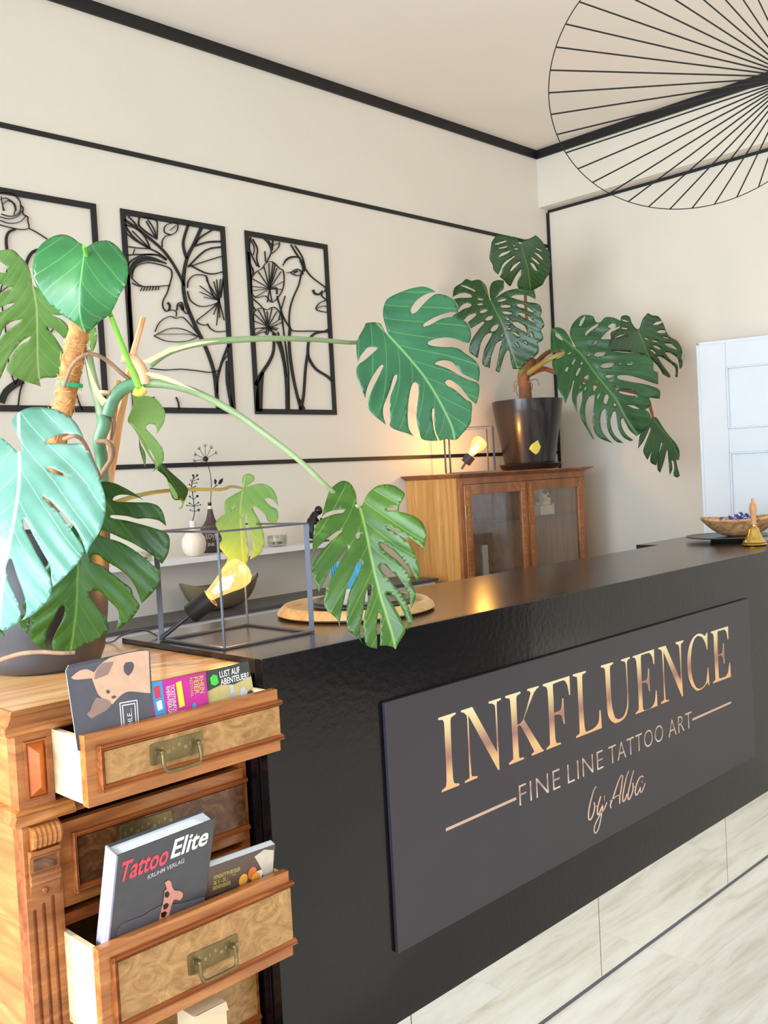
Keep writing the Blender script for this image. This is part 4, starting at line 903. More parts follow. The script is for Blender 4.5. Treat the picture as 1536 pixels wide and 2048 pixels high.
lf = MB(); lf.tube([tuple(p3(*q)) for q in E1([(868,915),(905,880)])], 0.001, 5); lf.tube([tuple(p3(*q)) for q in E1([(890,890),(892,870)])], 0.001, 5)
for pts in ([(884,825),(878,850),(884,878),(895,872),(902,845)], [(958,820),(930,838),(915,870),(935,880),(958,850)]):
    P_, d_ = flat(E1(pts), YS); lf.extr(P_, d_)
lf.tube([tuple(p3(*q)) for q in E1([(850,930),(870,915),(925,870)])], 0.0009, 5)
lf.build('metal_leaf_sprig', MT['art'], t)
# glass bowls
YS = 2.985
def glass_bowl(u, v, label, s=1.0):
    c = PY(u, v, YS); k = (c-CAM).dot(FWD)/FPX*s
    t = thing('glass_candle_bowl', label, 'glass bowl', (c.x, YS, ZS))
    MB().lathe([(12*k, 0), (19*k, 2*k), (20*k, 10*k), (20*k, 22*k), (18.5*k, 22*k), (18.5*k, 5*k), (0, 4*k)], (c.x, YS, ZS), 28).build('bowl_glass', MT['clearglass'], t, smooth=True)
    MB().lathe([(9*k, 4.2*k), (9*k, 14*k), (0.0, 15*k)], (c.x, YS, ZS), 20).build('tea_light', MT['brass_light'], t, smooth=True)
    w_ = MB(); w_.lathe([(17.5*k, 10*k), (18.3*k, 10*k), (18.3*k, 17*k), (17.5*k, 17*k)], (c.x, YS, ZS), 28); w_.build('gold_band', MT['pale_vase'], t, smooth=True)
glass_bowl(555, 1090, 'low clear glass candle bowl on white wall shelf right of the hanging leaf')
glass_bowl(286, 1112, 'low clear glass candle bowl on white wall shelf left of the vases', 0.9)
# black seated figurine, chin on hand
c = PY(632, 1075, YS); k = (c-CAM).dot(FWD)/FPX
t = thing('thinker_figurine', 'black seated figurine resting head on hand at right end of white wall shelf', 'figurine', (c.x, YS, ZS))
mb = MB(); g = lambda u, v, dy=0: p3(u, v)+Vector((0, dy, 0))
mb.tube(smooth_path([g(622, 1076), g(620, 1055), g(624, 1038), g(632, 1026)]), [9*k]*5+[8.5*k]*5+[7*k]*5+[6*k], 12)
mb.tube([g(624, 1074), g(640, 1058), g(647, 1058)], [7*k, 6*k, 4.5*k], 10); mb.tube([g(647, 1058), g(646, 1080)], [4.5*k, 3.5*k], 10)
mb.tube([g(629, 1034), g(641, 1048), g(646, 1052)], [4*k, 3.2*k, 3*k], 8); mb.tube([g(646, 1054), g(642, 1036)], [3*k, 2.6*k], 8)
mb.tube([g(624, 1040), g(636, 1050)], [4*k, 3*k], 8)
mb.build('body', MT['black_gloss'], t, smooth=True)
MB().sphere(g(637, 1021), 8.3*k, 16, (1, 1, 1.15)).build('head', MT['black_gloss'], t, smooth=True)
MB().box(c.x-16*k, c.x+22*k, YS-0.03, YS+0.03, ZS, ZS+3*k).build('base', MT['black_gloss'], t)
# bronze boat bowl on the sideboard
yb = 2.965; cl, cr_, bt_ = PY(357, 1161, yb), PY(515, 1143, yb), 0.9855
t = thing('boat_bowl', 'bronze boat shaped bowl with pointed ends on the low sideboard', 'bowl', ((cl.x+cr_.x)/2, yb, bt_))
mb = MB(); n1, n2 = 24, 12; zt_ = lambda q: 1.072+0.030*abs(q)**2.2
vs = []; xc = (cl.x+cr_.x)/2; hw = (cr_.x-cl.x)/2
for lay, th_ in ((0, 0), (1, 0.004)):
    for i in range(n1+1):
        q = -1+2*i/n1; wy = (0.085-th_)*max(0.0, (1-abs(q)**2.2))**0.75+0.0006; zb_ = bt_+th_+ (zt_(q)-bt_-th_)*abs(q)**3.2
        for j in range(n2+1):
            a_ = -1+2*j/n2; vs.append((xc+hw*q*(1-0.02*lay), yb+wy*a_, zb_+(zt_(q)-zb_)*abs(a_)**2.2))
mb.add(vs[:(n1+1)*(n2+1)], [(i*(n2+1)+j, i*(n2+1)+j+1, (i+1)*(n2+1)+j+1, (i+1)*(n2+1)+j) for i in range(n1) for j in range(n2)])
mb.add(vs[(n1+1)*(n2+1):], [(i*(n2+1)+j, i*(n2+1)+j+1, (i+1)*(n2+1)+j+1, (i+1)*(n2+1)+j) for i in range(n1) for j in range(n2)])
mb.build('bowl_shell', MT['bronze_bowl'], t, smooth=True, recalc=False)

# ================================================================== DISPLAY CABINET
KX0, KX1, KY, KZ = 3.235, 4.215, 2.772, 1.436
t = thing('display_cabinet', 'wooden display cabinet with two glazed doors in the corner carrying the black plant pot', 'cabinet', (KX0, KY, 0))
MB().box(KX0, KX0+0.018, KY+0.02, YW-0.002, 0.12, KZ-0.016).build('side_panel', MT['oak'], t)
MB().box(KX1-0.018, KX1, KY+0.02, YW-0.002, 0.12, KZ-0.016).build('side_panel', MT['oak'], t)
MB().box(KX0+0.018, KX1-0.018, YW-0.012, YW-0.002, 0.12, KZ-0.016).build('back_panel', MT['cab_back'], t)
MB().box(KX0+0.018, KX1-0.018, KY+0.02, YW-0.012, 0.12, 0.14).build('floor_board', MT['cab_back'], t)
pr = [(0.0, -0.018), (0.012, -0.012), (0.030, -0.003), (0.034, 0.0), (0.034, 0.004), (0.0, 0.004)]
mb = MB()
A = [(KX0-0.004, KY-0.004), (KX1+0.004, KY-0.004), (KX1+0.004, YW-0.002), (KX0-0.004, YW-0.002)]
rr = []
for o, h in pr: rr.append([(KX0-o, KY-o, KZ+h), (KX1+o, KY-o, KZ+h), (KX1+o, YW-0.002, KZ+h), (KX0-o, YW-0.002, KZ+h)])
n0 = 0
for ring in rr: mb.v += ring
for i in range(len(pr)-1):
    for j in range(4): mb.f.append([i*4+j, i*4+(j+1) % 4, (i+1)*4+(j+1) % 4, (i+1)*4+j]); mb.mi.append(0)
mb.f.append([0, 3, 2, 1]); mb.mi.append(0); mb.f.append([(len(pr)-1)*4+j for j in range(4)]); mb.mi.append(0)
mb.build('cabinet_top', MT['cab_frame'], t)
MB().box(KX0, KX1, KY+0.001, KY+0.02, KZ-0.046, KZ-0.018).build('top_rail', MT['cab_frame'], t)
for x in (KX0, KX1-0.022): MB().box(x, x+0.022, KY+0.001, KY+0.02, 0.12, KZ-0.046).build('stile', MT['cab_frame'], t)
xm = PY(1054.5, 1010, KY).x
MB().box(xm-0.004, xm+0.004, KY+0.004, KY+0.02, 0.12, KZ-0.046).build('centre_stile', MT['cab_frame'], t)
for x0, x1, knob in ((KX0+0.024, xm-0.003, 1), (xm+0.003, KX1-0.024, 0)):
    fw = 0.046; z0, z1 = 0.14, KZ-0.048
    d = MB(); d.box(x0, x0+fw, KY-0.006, KY+0.012, z0, z1).box(x1-fw, x1, KY-0.006, KY+0.012, z0, z1).box(x0+fw, x1-fw, KY-0.006, KY+0.012, z1-fw, z1).box(x0+fw, x1-fw, KY-0.006, KY+0.012, z0, z0+fw)
    do = d.build('cabinet_door', MT['cab_frame'], t, bevel=0.002)
    MB().box(x0+fw-0.001, x1-fw+0.001, KY+0.002, KY+0.005, z0+fw-0.001, z1-fw+0.001).build('door_glass', MT['cabglass'], do)
    m = MB()
    for xx in (x0+0.008, x1-fw+0.004): m.box(xx, xx+0.018, KY-0.010, KY-0.006, z0+0.01, z1-0.01)
    m.build('door_bead', MT['wood_x'], do)
    if knob: MB().tube([(x0-0.001, KY-0.008, KZ-0.20), (x0-0.001, KY-0.008, KZ-0.14)], 0.003, 8).build('hinge', MT['brass_light'], do)
sz = PY(1100, 1058, 2.86).z-0.0
MB().box(KX0+0.018, KX1-0.018, KY+0.03, YW-0.012, 1.205, 1.213).build('glass_shelf', MT['clearglass'], t)
MB().box(KX0+0.018, KX1-0.018, KY+0.03, YW-0.012, 0.93, 0.938).build('glass_shelf', MT['clearglass'], t)
for x, y in ((KX0+0.02, KY+0.04), (KX1-0.06, KY+0.04), (KX0+0.02, YW-0.06), (KX1-0.06, YW-0.06)): MB().hexa([(x+0.008, y+0.008, 0), (x+0.032, y+0.008, 0), (x+0.032, y+0.032, 0), (x+0.008, y+0.032, 0)], [(x, y, 0.12), (x+0.04, y, 0.12), (x+0.04, y+0.04, 0.12), (x, y+0.04, 0.12)]).build('leg', MT['cab_frame'], t)
# skull on a white block
sc = PY(1078, 1020, 2.88)
tb_ = thing('white_block', 'small white block under the skull inside the right cabinet door', 'block', (sc.x, 2.88, 1.2135))
MB().box(sc.x-0.055, sc.x+0.055, 2.83, 2.93, 1.2135, 1.258).build('block_body', MT['bone'], tb_)
MB().box(sc.x+0.045, sc.x+0.055, 2.826, 2.83, 1.2135, 1.264).build('label_edge', MT['white'], tb_)
ts = thing('skull', 'pale human skull model inside the right cabinet door', 'skull', (sc.x, 2.88, 1.2585))
mb = MB(); mb.sphere((sc.x, 2.89, 1.348), 0.052, 20, (0.92, 1.2, 0.92)); mb.sphere((sc.x, 2.855, 1.315), 0.036, 16, (1, 1, 0.9))
mb.build('cranium', MT['bone'], ts, smooth=True)
MB().box(sc.x-0.025, sc.x+0.025, 2.822, 2.86, 1.276, 1.297).box(sc.x-0.03, sc.x+0.03, 2.826, 2.88, 1.2595, 1.277).build('jaw', MT['bone'], ts, bevel=0.006)
mb = MB()
for sx in (-1, 1): mb.sphere((sc.x+sx*0.016, 2.826, 1.324), 0.0105, 12)
mb.sphere((sc.x, 2.822, 1.305), 0.006, 10); mb.build('eye_socket', MT['darkhole'], ts, smooth=True)
tt = thing('white_card_stand', 'small white card stand inside the left cabinet door', 'card', (3.49, 2.86, 0.9385))
MB().box(3.47, 3.51, 2.855, 2.865, 0.9385, 1.10).build('card', MT['white'], tt)

# ================================================================== CUBE LAMPS
def cube_lamp(label, org, ex, ey, s, bw, bt_, base, s0, s1, tip, br, power):
    """org = base corner, ex/ey unit edges; base..tip = rod foot, socket start, socket end, bulb tip"""
    org = Vector(org); ex = Vector(ex); ey = Vector(ey); ez = Vector((0, 0, 1)); cc = org+(ex+ey)*s/2
    t = thing('cube_frame_lamp', label, 'table lamp', cc, 'wire cube lamps with amber bulbs')
    C4 = [org, org+ex*s, org+ex*s+ey*s, org+ey*s]
    ins = [c_+(cc-c_).normalized()*bw*1.41 for c_ in C4]
    for z in (0, s-bt_):
        m = MB()
        for i in range(4):
            j = (i+1) % 4; q = [C4[i]+ez*z, C4[j]+ez*z, ins[j]+ez*z, ins[i]+ez*z]; m.hexa(q, [p+ez*bt_ for p in q])
        m.build('square_frame', MT['iron'], t)
    for c_ in C4:
        d_ = (cc-c_).normalized(); p_ = Vector((-d_.y, d_.x, 0))*bt_/2
        q = [c_-p_, c_+d_*bw-p_, c_+d_*bw+p_, c_+p_]
        MB().hexa([a+ez*bt_ for a in q], [a+ez*(s-bt_) for a in q]).build('corner_post', MT['iron'], t)
    base, s0, s1, tip = map(Vector, (base, s0, s1, tip))
    MB().tube([base, s0], br*0.16, 10).build('lamp_rod', MT['iron'], t, smooth=True)
    ax = (tip-s0).normalized(); sl = (s1-s0).length
    so = MB().lathe([(br*0.25, 0), (br*0.62, 0.0), (br*0.66, br*0.05), (br*0.66, sl), (br*0.5, sl), (br*0.5, sl-0.004)], s0, 24, ax).build('socket', MT['socket'], t, smooth=True)
    L_ = (tip-s1).length
    pf = [(0.36, 0), (0.40, 0.06), (0.52, 0.22), (0.74, 0.45), (0.93, 0.62), (1.0, 0.74), (0.95, 0.86), (0.72, 0.95), (0.35, 0.995), (0.0, 1.0)]
    b = MB().lathe([(r*br, h*L_) for r, h in pf], s1, 28, ax).build('bulb', MT['amber'], t, smooth=True)
    side = ax.cross(Vector((0, 0, 1))).normalized(); up = side.cross(ax)
    for k in range(5):
        a_ = 2*math.pi*k/5; o1 = (side*math.cos(a_)+up*math.sin(a_))
        MB().tube([s1+ax*L_*0.12+o1*br*0.12, s1+ax*L_*0.40+o1*br*0.34, s1+ax*L_*0.62+o1*br*0.16], br*0.035, 6).build('filament', MT['filament'], b)
    l = lamp('bulb_light', 'POINT', s1+ax*L_*0.45, None, power, (1.0, 0.60, 0.26), br*0.6)
    return t
# lamp on the counter corner
s_ = 0.248; o_ = Vector((1.158, 1.656, 1.1005))
A_ = Vector((1.165, 1.894, 1.105)); nn = Vector((0.69, 0.72, 0))
q = lambda u, v: PP(u, v, A_, nn)
cube_lamp('wire cube lamp with glowing amber bulb on the near left corner of the black counter', o_, (1, 0, 0), (0, 1, 0), s_, 0.0115, 0.004, q(323, 1276), q(380, 1229), q(418, 1192), q(497, 1137), 0.0345, 1.6)
cb_ = MB().tube(smooth_path([PZ(314, 1272, 1.1035), PZ(300, 1264, 1.112), PZ(284, 1260, 1.118), PZ(262, 1264, 1.114), PZ(240, 1273, 1.106), (1.118, 2.05, 1.0910), (1.09, 2.10, 1.0910), (1.085, 2.128, 1.085), (1.085, 2.130, 1.0), (1.085, 2.130, 0.9)]), 0.0022, 8)
tag(cb_.build('lamp_cable', MT['cable'], smooth=True), 'thin grey cable running from the near cube lamp off the counter end', 'cable')
# lamp on the cabinet
e1 = Vector((0.735, -0.678, 0)); e2 = Vector((0.678, 0.735, 0)); o2_ = PZ(902, 942, 1.441)
o2_ = Vector(PY(900, 940, 2.875)); o2_.z = 1.4405
A2 = o2_+e1*0.06+e2*0.10; n2_ = Vector((0.7, 0.71, 0)); q2 = lambda u, v: PP(u, v, A2, n2_)
cube_lamp('small wire cube lamp with glowing amber bulb on the display cabinet beside the black pot', o2_, e1, e2, 0.207, 0.008, 0.005, q2(923, 938), q2(931, 926), q2(940, 911), q2(967, 878), 0.036, 5.5)

# ================================================================== TRAY AND THINGS ON THE COUNTER
tc_ = PZ(705, 1206, 1.1005); tc_ = Vector((1.685, 1.815, 1.1005))
t = thing('round_tray', 'round pale wooden tray with rim on the black counter behind the hanging leaf', 'tray', tc_)
MB().lathe([(0.165, 0.0), (0.196, 0.001), (0.203, 0.006), (0.200, 0.014), (0.186, 0.026), (0.178, 0.026), (0.168, 0.012), (0.0, 0.011)], tc_, 56).build('tray_body', MT['tray'], t, smooth=True)
pc = tc_+Vector((0.02, 0.0, 0.0113))
t = thing('black_dish', 'black glossy round dish with silver rim lying in the pale tray', 'dish', pc)
MB().lathe([(0.09, 0.0), (0.128, 0.003), (0.134, 0.012), (0.130, 0.020), (0.120, 0.020), (0.110, 0.009), (0.0, 0.008)], pc, 48).build('dish_body', MT['black_gloss'], t, smooth=True)
MB().lathe([(0.1345, 0.010), (0.136, 0.012), (0.1345, 0.014)], pc, 48).build('silver_rim', MT['iron'], t, smooth=True)
wc = tc_+Vector((-0.045, -0.01, 0.0200))
t = thing('white_card_holder', 'white upright card holder standing in the black dish', 'holder', wc)
MB().box(wc.x-0.04, wc.x+0.055, wc.y-0.025, wc.y-0.021, wc.z, wc.z+0.045).box(wc.x-0.04, wc.x+0.055, wc.y+0.021, wc.y+0.025, wc.z, wc.z+0.05).box(wc.x-0.04, wc.x-0.036, wc.y-0.021, wc.y+0.021, wc.z, wc.z+0.05).box(wc.x+0.051, wc.x+0.055, wc.y-0.021, wc.y+0.021, wc.z, wc.z+0.05).box(wc.x-0.036, wc.x+0.051, wc.y-0.021, wc.y+0.021, wc.z, wc.z+0.003).build('holder_body', MT['white_gloss'], t)
for k in range(4):
    tk = tag(MB().box(wc.x-0.033, wc.x+0.048, wc.y-0.014+k*0.008, wc.y-0.011+k*0.008, wc.z+0.0035, wc.z+0.115-k*0.004).build('blue_card', MT['bluecard']), 'blue printed card standing in the white holder on the tray', 'card', 'blue cards in the white holder')

# plate, olive wood bowl with sweets, bell
pl = Vector((3.865, 1.850, 1.1005))
t = thing('slate_plate', 'flat dark grey round plate under the olive wood bowl', 'plate', pl)
MB().lathe([(0.07, 0.0), (0.075, 0.010), (0.160, 0.014), (0.170, 0.017), (0.168, 0.021), (0.155, 0.018), (0.0, 0.017)], pl, 56).build('plate_body', MT['slate'], t, smooth=True)
bc = pl+Vector((0.012, -0.045, 0.0176)); dl = Vector((RIGHT.x, RIGHT.y, 0)).normalized(); dv = Vector((dl.y, -dl.x, 0))*-1
t = thing('olive_wood_bowl', 'carved olive wood bowl filled with blue and white sweets on the dark plate', 'bowl', bc)
mb = MB(); N1, N2 = 32, 10
for lay in (0, 1):
    vs = []
    for i in range(N2+1):
        h = i/N2; rr_ = (0.30+0.70*h**0.62)-(0.05*lay)
        for j in range(N1):
            a_ = 2*math.pi*j/N1; rx = 0.168*rr_*(1+0.05*math.cos(3*a_)); ry = 0.105*rr_*(1+0.04*math.sin(2*a_))
            z = (0.008*lay)+(0.072-0.004*lay*0)*h*(1+0.08*math.cos(2*a_+0.4)*h)
            vs.append(bc+dl*rx*math.cos(a_)+dv*ry*math.sin(a_)+Vector((0, 0, z)))
    mb.add(vs, [(i*N1+j, i*N1+(j+1) % N1, (i+1)*N1+(j+1) % N1, (i+1)*N1+j) for i in range(N2) for j in range(N1)]+[list(range(N1))])
mb.add([], []); n = (N2+1)*N1
for j in range(N1): mb.f.append([N2*N1+j, N2*N1+(j+1) % N1, n+N2*N1+(j+1) % N1, n+N2*N1+j]); mb.mi.append(0)
mb.build('bowl_body', MT['olive'], t, smooth=True)
def candy(p, ang, blue):
    t = thing('wrapped_sweet', 'blue and white wrapped sweet lying in the olive wood bowl', 'sweet', p, 'wrapped sweets in the olive bowl')
    d_ = (dl*math.cos(ang)+dv*math.sin(ang)+Vector((0, 0, 0.15))).normalized()
    MB().lathe([(0.0, -0.011), (0.006, -0.009), (0.009, 0), (0.006, 0.009), (0.0, 0.011)], p, 12, d_).build('sweet_body', MT['candy'], t, smooth=True)
    for s in (-1, 1): MB().lathe([(0.001, 0.010), (0.004, 0.016), (0.009, 0.023)], p, 10, d_*s).build('twisted_end', MT['candy_b'], t)
    MB().lathe([(0.0092, -0.003), (0.0095, -0.002), (0.0095, 0.002), (0.0092, 0.003)], p, 12, d_).build('wrapper_band', MT['candy_b'], t, smooth=True)
rnd = random.Random(4)
spots = [(-0.055,-0.02),(-0.035,0.02),(-0.03,-0.04),(-0.01,-0.01),(-0.005,0.035),(0.01,-0.045),(0.025,0.01),(0.035,-0.03),(0.05,0.025),(0.06,-0.008),(-0.06,0.01),(0.0,0.0),(0.03,0.04),(-0.02,0.0),(0.045,-0.005)]
for i, (a_, b_) in enumerate(spots): candy(bc+dl*a_+dv*b_+Vector((0, 0, 0.064+0.014*(i > 10)+0.004*(i % 3))), rnd.uniform(0, 3.1), i % 2)
bl = PZ(1509, 1090.5, 1.1005)
t = thing('hand_bell', 'polished brass hand bell with turned wooden handle near the counter edge', 'bell', bl)
MB().lathe([(0.044, 0.0), (0.0475, 0.002), (0.048, 0.005), (0.043, 0.009), (0.044, 0.012), (0.040, 0.016), (0.040, 0.019), (0.034, 0.026), (0.028, 0.036), (0.023, 0.050), (0.020, 0.062), (0.016, 0.070), (0.009, 0.074), (0.009, 0.080), (0.0, 0.080)], bl, 36).build('bell_body', MT['brass'], t, smooth=True)
MB().lathe([(0.010, 0.080), (0.012, 0.083), (0.009, 0.088), (0.011, 0.094), (0.009, 0.104), (0.012, 0.122), (0.0145, 0.140), (0.013, 0.156), (0.008, 0.166), (0.005, 0.170), (0.007, 0.175), (0.006, 0.180), (0.0, 0.183)], bl, 24).build('bell_handle', MT['handle_wood'], t, smooth=True)

# ================================================================== FAN PENDANT
fd = 3.2; cdir = ray(1386.96, 167.04).normalized(); fc = CAM+cdir*fd; fr_ = 0.2859*fd/2.2
az, el, ph, dlt = 0.4982, 0.8249, 3.9075, -0.1650
fn = Vector((math.cos(el)*math.cos(az), math.cos(el)*math.sin(az), math.sin(el)))
fa = fn.cross(Vector((0, 0, 1))).normalized(); fb_ = fn.cross(fa)
hub = PP(1590, 154, fc, fn)
t = thing('wire_fan_pendant', 'large round black wire pendant lampshade with radial spokes hanging in the upper right', 'pendant lamp', hub)
rim = [fc+(fa*math.cos(2*math.pi*i/96)+fb_*math.sin(2*math.pi*i/96))*fr_ for i in range(97)]
MB().tube(rim, 0.0016, 6, caps=False).build('rim_wire', MT['art'], t, smooth=True)
for k in range(38):
    a_ = ph+2*math.pi/38*-k; e_ = fc+(fa*math.cos(a_)+fb_*math.sin(a_))*fr_
    d_ = (e_-hub).normalized(); ip = hub+d_*0.036
    MB().bar(ip, e_, 0.0034, 0.0034, up=fn).build('spoke', MT['art'], t)
MB().lathe([(0.0, -0.03), (0.030, -0.03), (0.038, -0.015), (0.038, 0.02), (0.0, 0.03)], hub, 24, fn).build('hub', MT['iron'], t, smooth=True)
MB().tube([hub, (hub.x, hub.y, ZC-0.02)], 0.004, 8).build('suspension_rod', MT['art'], t, smooth=True)
MB().lathe([(0.05, 0), (0.05, 0.02), (0.0, 0.02)], (hub.x, hub.y, ZC-0.0205), 24).build('ceiling_cup', MT['art'], t, smooth=True)

# ================================================================== MONSTERAS
def leaf(parent, outline, mid, anchor, mat, yaw=0, pitch=0, fold=0.12, droop=-0.15, curl=0.0, holes=(), grid=9, ripple=0.0018, name='leaf', k=0.9, label=None):
    u0, v0, dist = anchor; p0 = PD(u0, v0, dist); n = -(p0-CAM).normalized()
    n = Matrix.Rotation(math.radians(yaw), 3, 'Z') @ n
    sd = Vector((0, 0, 1)).cross(n).normalized(); n = Matrix.Rotation(math.radians(pitch), 3, sd) @ n
    o = [(p.x, p.y) for p in smooth_closed(outline, 3, 70)]
    hs = [[(p.x, p.y) for p in smooth_closed(h, 2, 80)] for h in holes]
    V, T = fill2d(o, hs, grid)
    mp = [Vector((p.x, p.y)) for p in smooth_path([Vector(p) for p in mid], 5)]
    L = sum((b-a).length for a, b in zip(mp, mp[1:])); pxm = dist/FPX
    def st(p):
        best = None; acc = 0
        for a, b in zip(mp, mp[1:]):
            ab = b-a; l = ab.length; s = max(0, min(1, (p-a).dot(ab)/(l*l)))
            q = a+ab*s; d2 = (p-q).length
            if best is None or d2 < best[0]:
                sg = 1 if ab.x*(p.y-a.y)-ab.y*(p.x-a.x) > 0 else -1
                s_ = (p-a).dot(ab)/(l*l)
                ss = acc+s*l
                if a is mp[0] and s_ < 0: ss = s_*l
                best = (d2, ss, sg)
            acc += l
        # lateral distance: remove the part beyond the base
        lat = best[0]
        if best[1] < 0: lat = math.sqrt(max(0, best[0]**2-0)) ; lat = abs((p-mp[0]).x*(mp[1]-mp[0]).normalized().y-(p-mp[0]).y*(mp[1]-mp[0]).normalized().x)
        return best[1]/L, lat*best[2]/L
    vs = []; uv = []
    for v in V:
        s, t_ = st(v); a_ = abs(t_)
        h = fold*a_*L*pxm*(1-0.5*a_) + droop*(s-0.35)**2*L*pxm - curl*(a_**2)*L*pxm + ripple*math.sin((s-a_*k)*7*2*math.pi)*min(1, a_*4)
        vs.append(PP(v.x, v.y, p0+n*h, n)); uv.append((s, 0.5+t_))
    T = [f if True else f for f in T]
    mb = MB().add(vs, T); ob = mb.build(name, mat, parent, smooth=True, recalc=False)
    me = ob.data
    # orient the sheet towards the camera side
    if me.polygons and sum(p.normal.dot(n) for p in me.polygons) < 0: me.flip_normals()
    ul = me.uv_layers.new(name='leaf')
    for lp in me.loops: ul.data[lp.index].uv = uv[lp.vertex_index]
    so = ob.modifiers.new('thick', 'SOLIDIFY'); so.thickness = 0.0007; so.offset = -1
    if label: ob['label'] = label
    return ob
def limb(parent, pts, rad, mat, name='petiole', n=10, sub=5, label=None):
    P = smooth_path([PD(*p) for p in pts], sub)
    R_ = [rad]*len(P) if isinstance(rad, (int, float)) else [rad[0]+(rad[1]-rad[0])*i/(len(P)-1) for i in range(len(P))]
    o = MB().tube(P, R_, n).build(name, mat, parent, smooth=True)
    if label: o['label'] = label
    return o
GL = {}
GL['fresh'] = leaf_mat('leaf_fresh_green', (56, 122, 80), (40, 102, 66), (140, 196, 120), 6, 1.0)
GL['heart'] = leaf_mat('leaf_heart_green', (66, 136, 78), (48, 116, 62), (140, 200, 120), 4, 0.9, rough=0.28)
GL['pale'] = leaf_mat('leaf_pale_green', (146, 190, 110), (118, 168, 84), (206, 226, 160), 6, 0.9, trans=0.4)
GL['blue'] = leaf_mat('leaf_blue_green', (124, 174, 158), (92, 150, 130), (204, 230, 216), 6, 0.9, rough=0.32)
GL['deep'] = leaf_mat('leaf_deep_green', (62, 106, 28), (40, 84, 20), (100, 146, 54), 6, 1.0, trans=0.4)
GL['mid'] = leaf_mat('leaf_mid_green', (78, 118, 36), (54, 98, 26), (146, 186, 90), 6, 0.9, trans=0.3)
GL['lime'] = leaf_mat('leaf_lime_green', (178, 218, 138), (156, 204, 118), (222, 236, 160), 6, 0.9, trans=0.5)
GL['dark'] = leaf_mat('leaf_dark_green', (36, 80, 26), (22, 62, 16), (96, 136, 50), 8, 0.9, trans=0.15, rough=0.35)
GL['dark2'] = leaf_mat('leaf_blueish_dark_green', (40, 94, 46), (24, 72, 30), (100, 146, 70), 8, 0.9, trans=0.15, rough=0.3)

# ---- large monstera on the chest of drawers
pcn = Vector((0.892, 1.912, TZ+0.0005))
MON = thing('potted_monstera', 'large bright leaved monstera with coir pole in dark grey pot on the wooden chest', 'potted plant', pcn)
MB().lathe([(0.098, 0.0), (0.110, 0.006), (0.120, 0.03), (0.130, 0.10), (0.138, 0.19), (0.146, 0.275), (0.150, 0.28), (0.140, 0.28), (0.136, 0.25), (0.0, 0.245)], pcn, 56).build('pot', MT['pot'], MON, smooth=True)
MB().lathe([(0.136, 0.246), (0.07, 0.254), (0.0, 0.256)], pcn, 32).build('soil', MT['soil'], MON, smooth=True)
A1 = crop(700, 560, 5.486); B1 = crop(610, 950, 5.689); C1 = crop(0, 460, 5.486); D1_ = crop(0, 800, 3.938); F1 = crop(890, 460, 6.4); G1_ = crop(1090, 610, 5.297)
leaf(MON, A1([(418,600),(395,520),(365,410),(365,310),(400,220),(470,170),(590,120),(680,90),(800,72),(880,95),(940,130),(860,145),(770,190),(700,260),(665,330),(680,372),(730,350),(800,270),(870,200),(950,152),(1040,165),(1120,205),(1165,260),(1185,325),(1190,368),(1140,350),(1080,355),(960,395),(860,445),(800,490),(810,515),(880,490),(1000,430),(1110,405),(1200,420),(1280,470),(1325,560),(1325,650),(1305,692),(1235,675),(1180,650),(1060,628),(960,640),(870,670),(850,700),(890,720),(1000,735),(1170,745),(1270,810),(1370,880),(1415,950),(1425,1020),(1412,1120),(1350,1080),(1240,1030),(1180,960),(1110,895),(1020,880),(950,900),(935,925),(1000,945),(1100,985),(1200,1045),(1300,1095),(1400,1130),(1420,1180),(1410,1280),(1385,1362),(1320,1310),(1270,1250),(1210,1170),(1120,1105),(1070,1095),(1042,1125),(1070,1160),(1130,1190),(1200,1245),(1270,1310),(1335,1350),(1335,1450),(1325,1560),(1290,1620),(1220,1700),(1160,1755),(1060,1745),(985,1765),(950,1690),(927,1600),(925,1500),(925,1412),(905,1412),(900,1480),(912,1580),(932,1680),(965,1764),(870,1765),(790,1745),(765,1680),(740,1590),(730,1470),(745,1330),(755,1230),(750,1150),(720,1120),(690,1135),(665,1200),(645,1310),(635,1420),(635,1540),(650,1640),(700,1715),(620,1680),(520,1650),(440,1605),(445,1530),(435,1400),(445,1280),(480,1180),(510,1100),(520,1042),(490,1045),(465,1110),(440,1200),(400,1300),(365,1400),(365,1490),(395,1590),(320,1530),(240,1460),(195,1385),(205,1300),(250,1190),(310,1070),(370,940),(345,930),(300,980),(240,1070),(195,1170),(175,1240),(168,1300),(120,1170),(80,1080),(70,1000),(88,935),(160,880),(230,820),(300,755),(280,737),(205,735),(160,775),(110,840),(90,900),(75,830),(70,720),(85,650),(120,580),(160,510),(175,475),(260,462),(330,475),(360,520),(398,588)]),
     A1([(425,610),(600,800),(800,1040),(960,1290),(1110,1590),(1150,1750)]), (835, 720, 2.25), GL['fresh'], yaw=14, pitch=-16, fold=0.18, droop=-0.25)
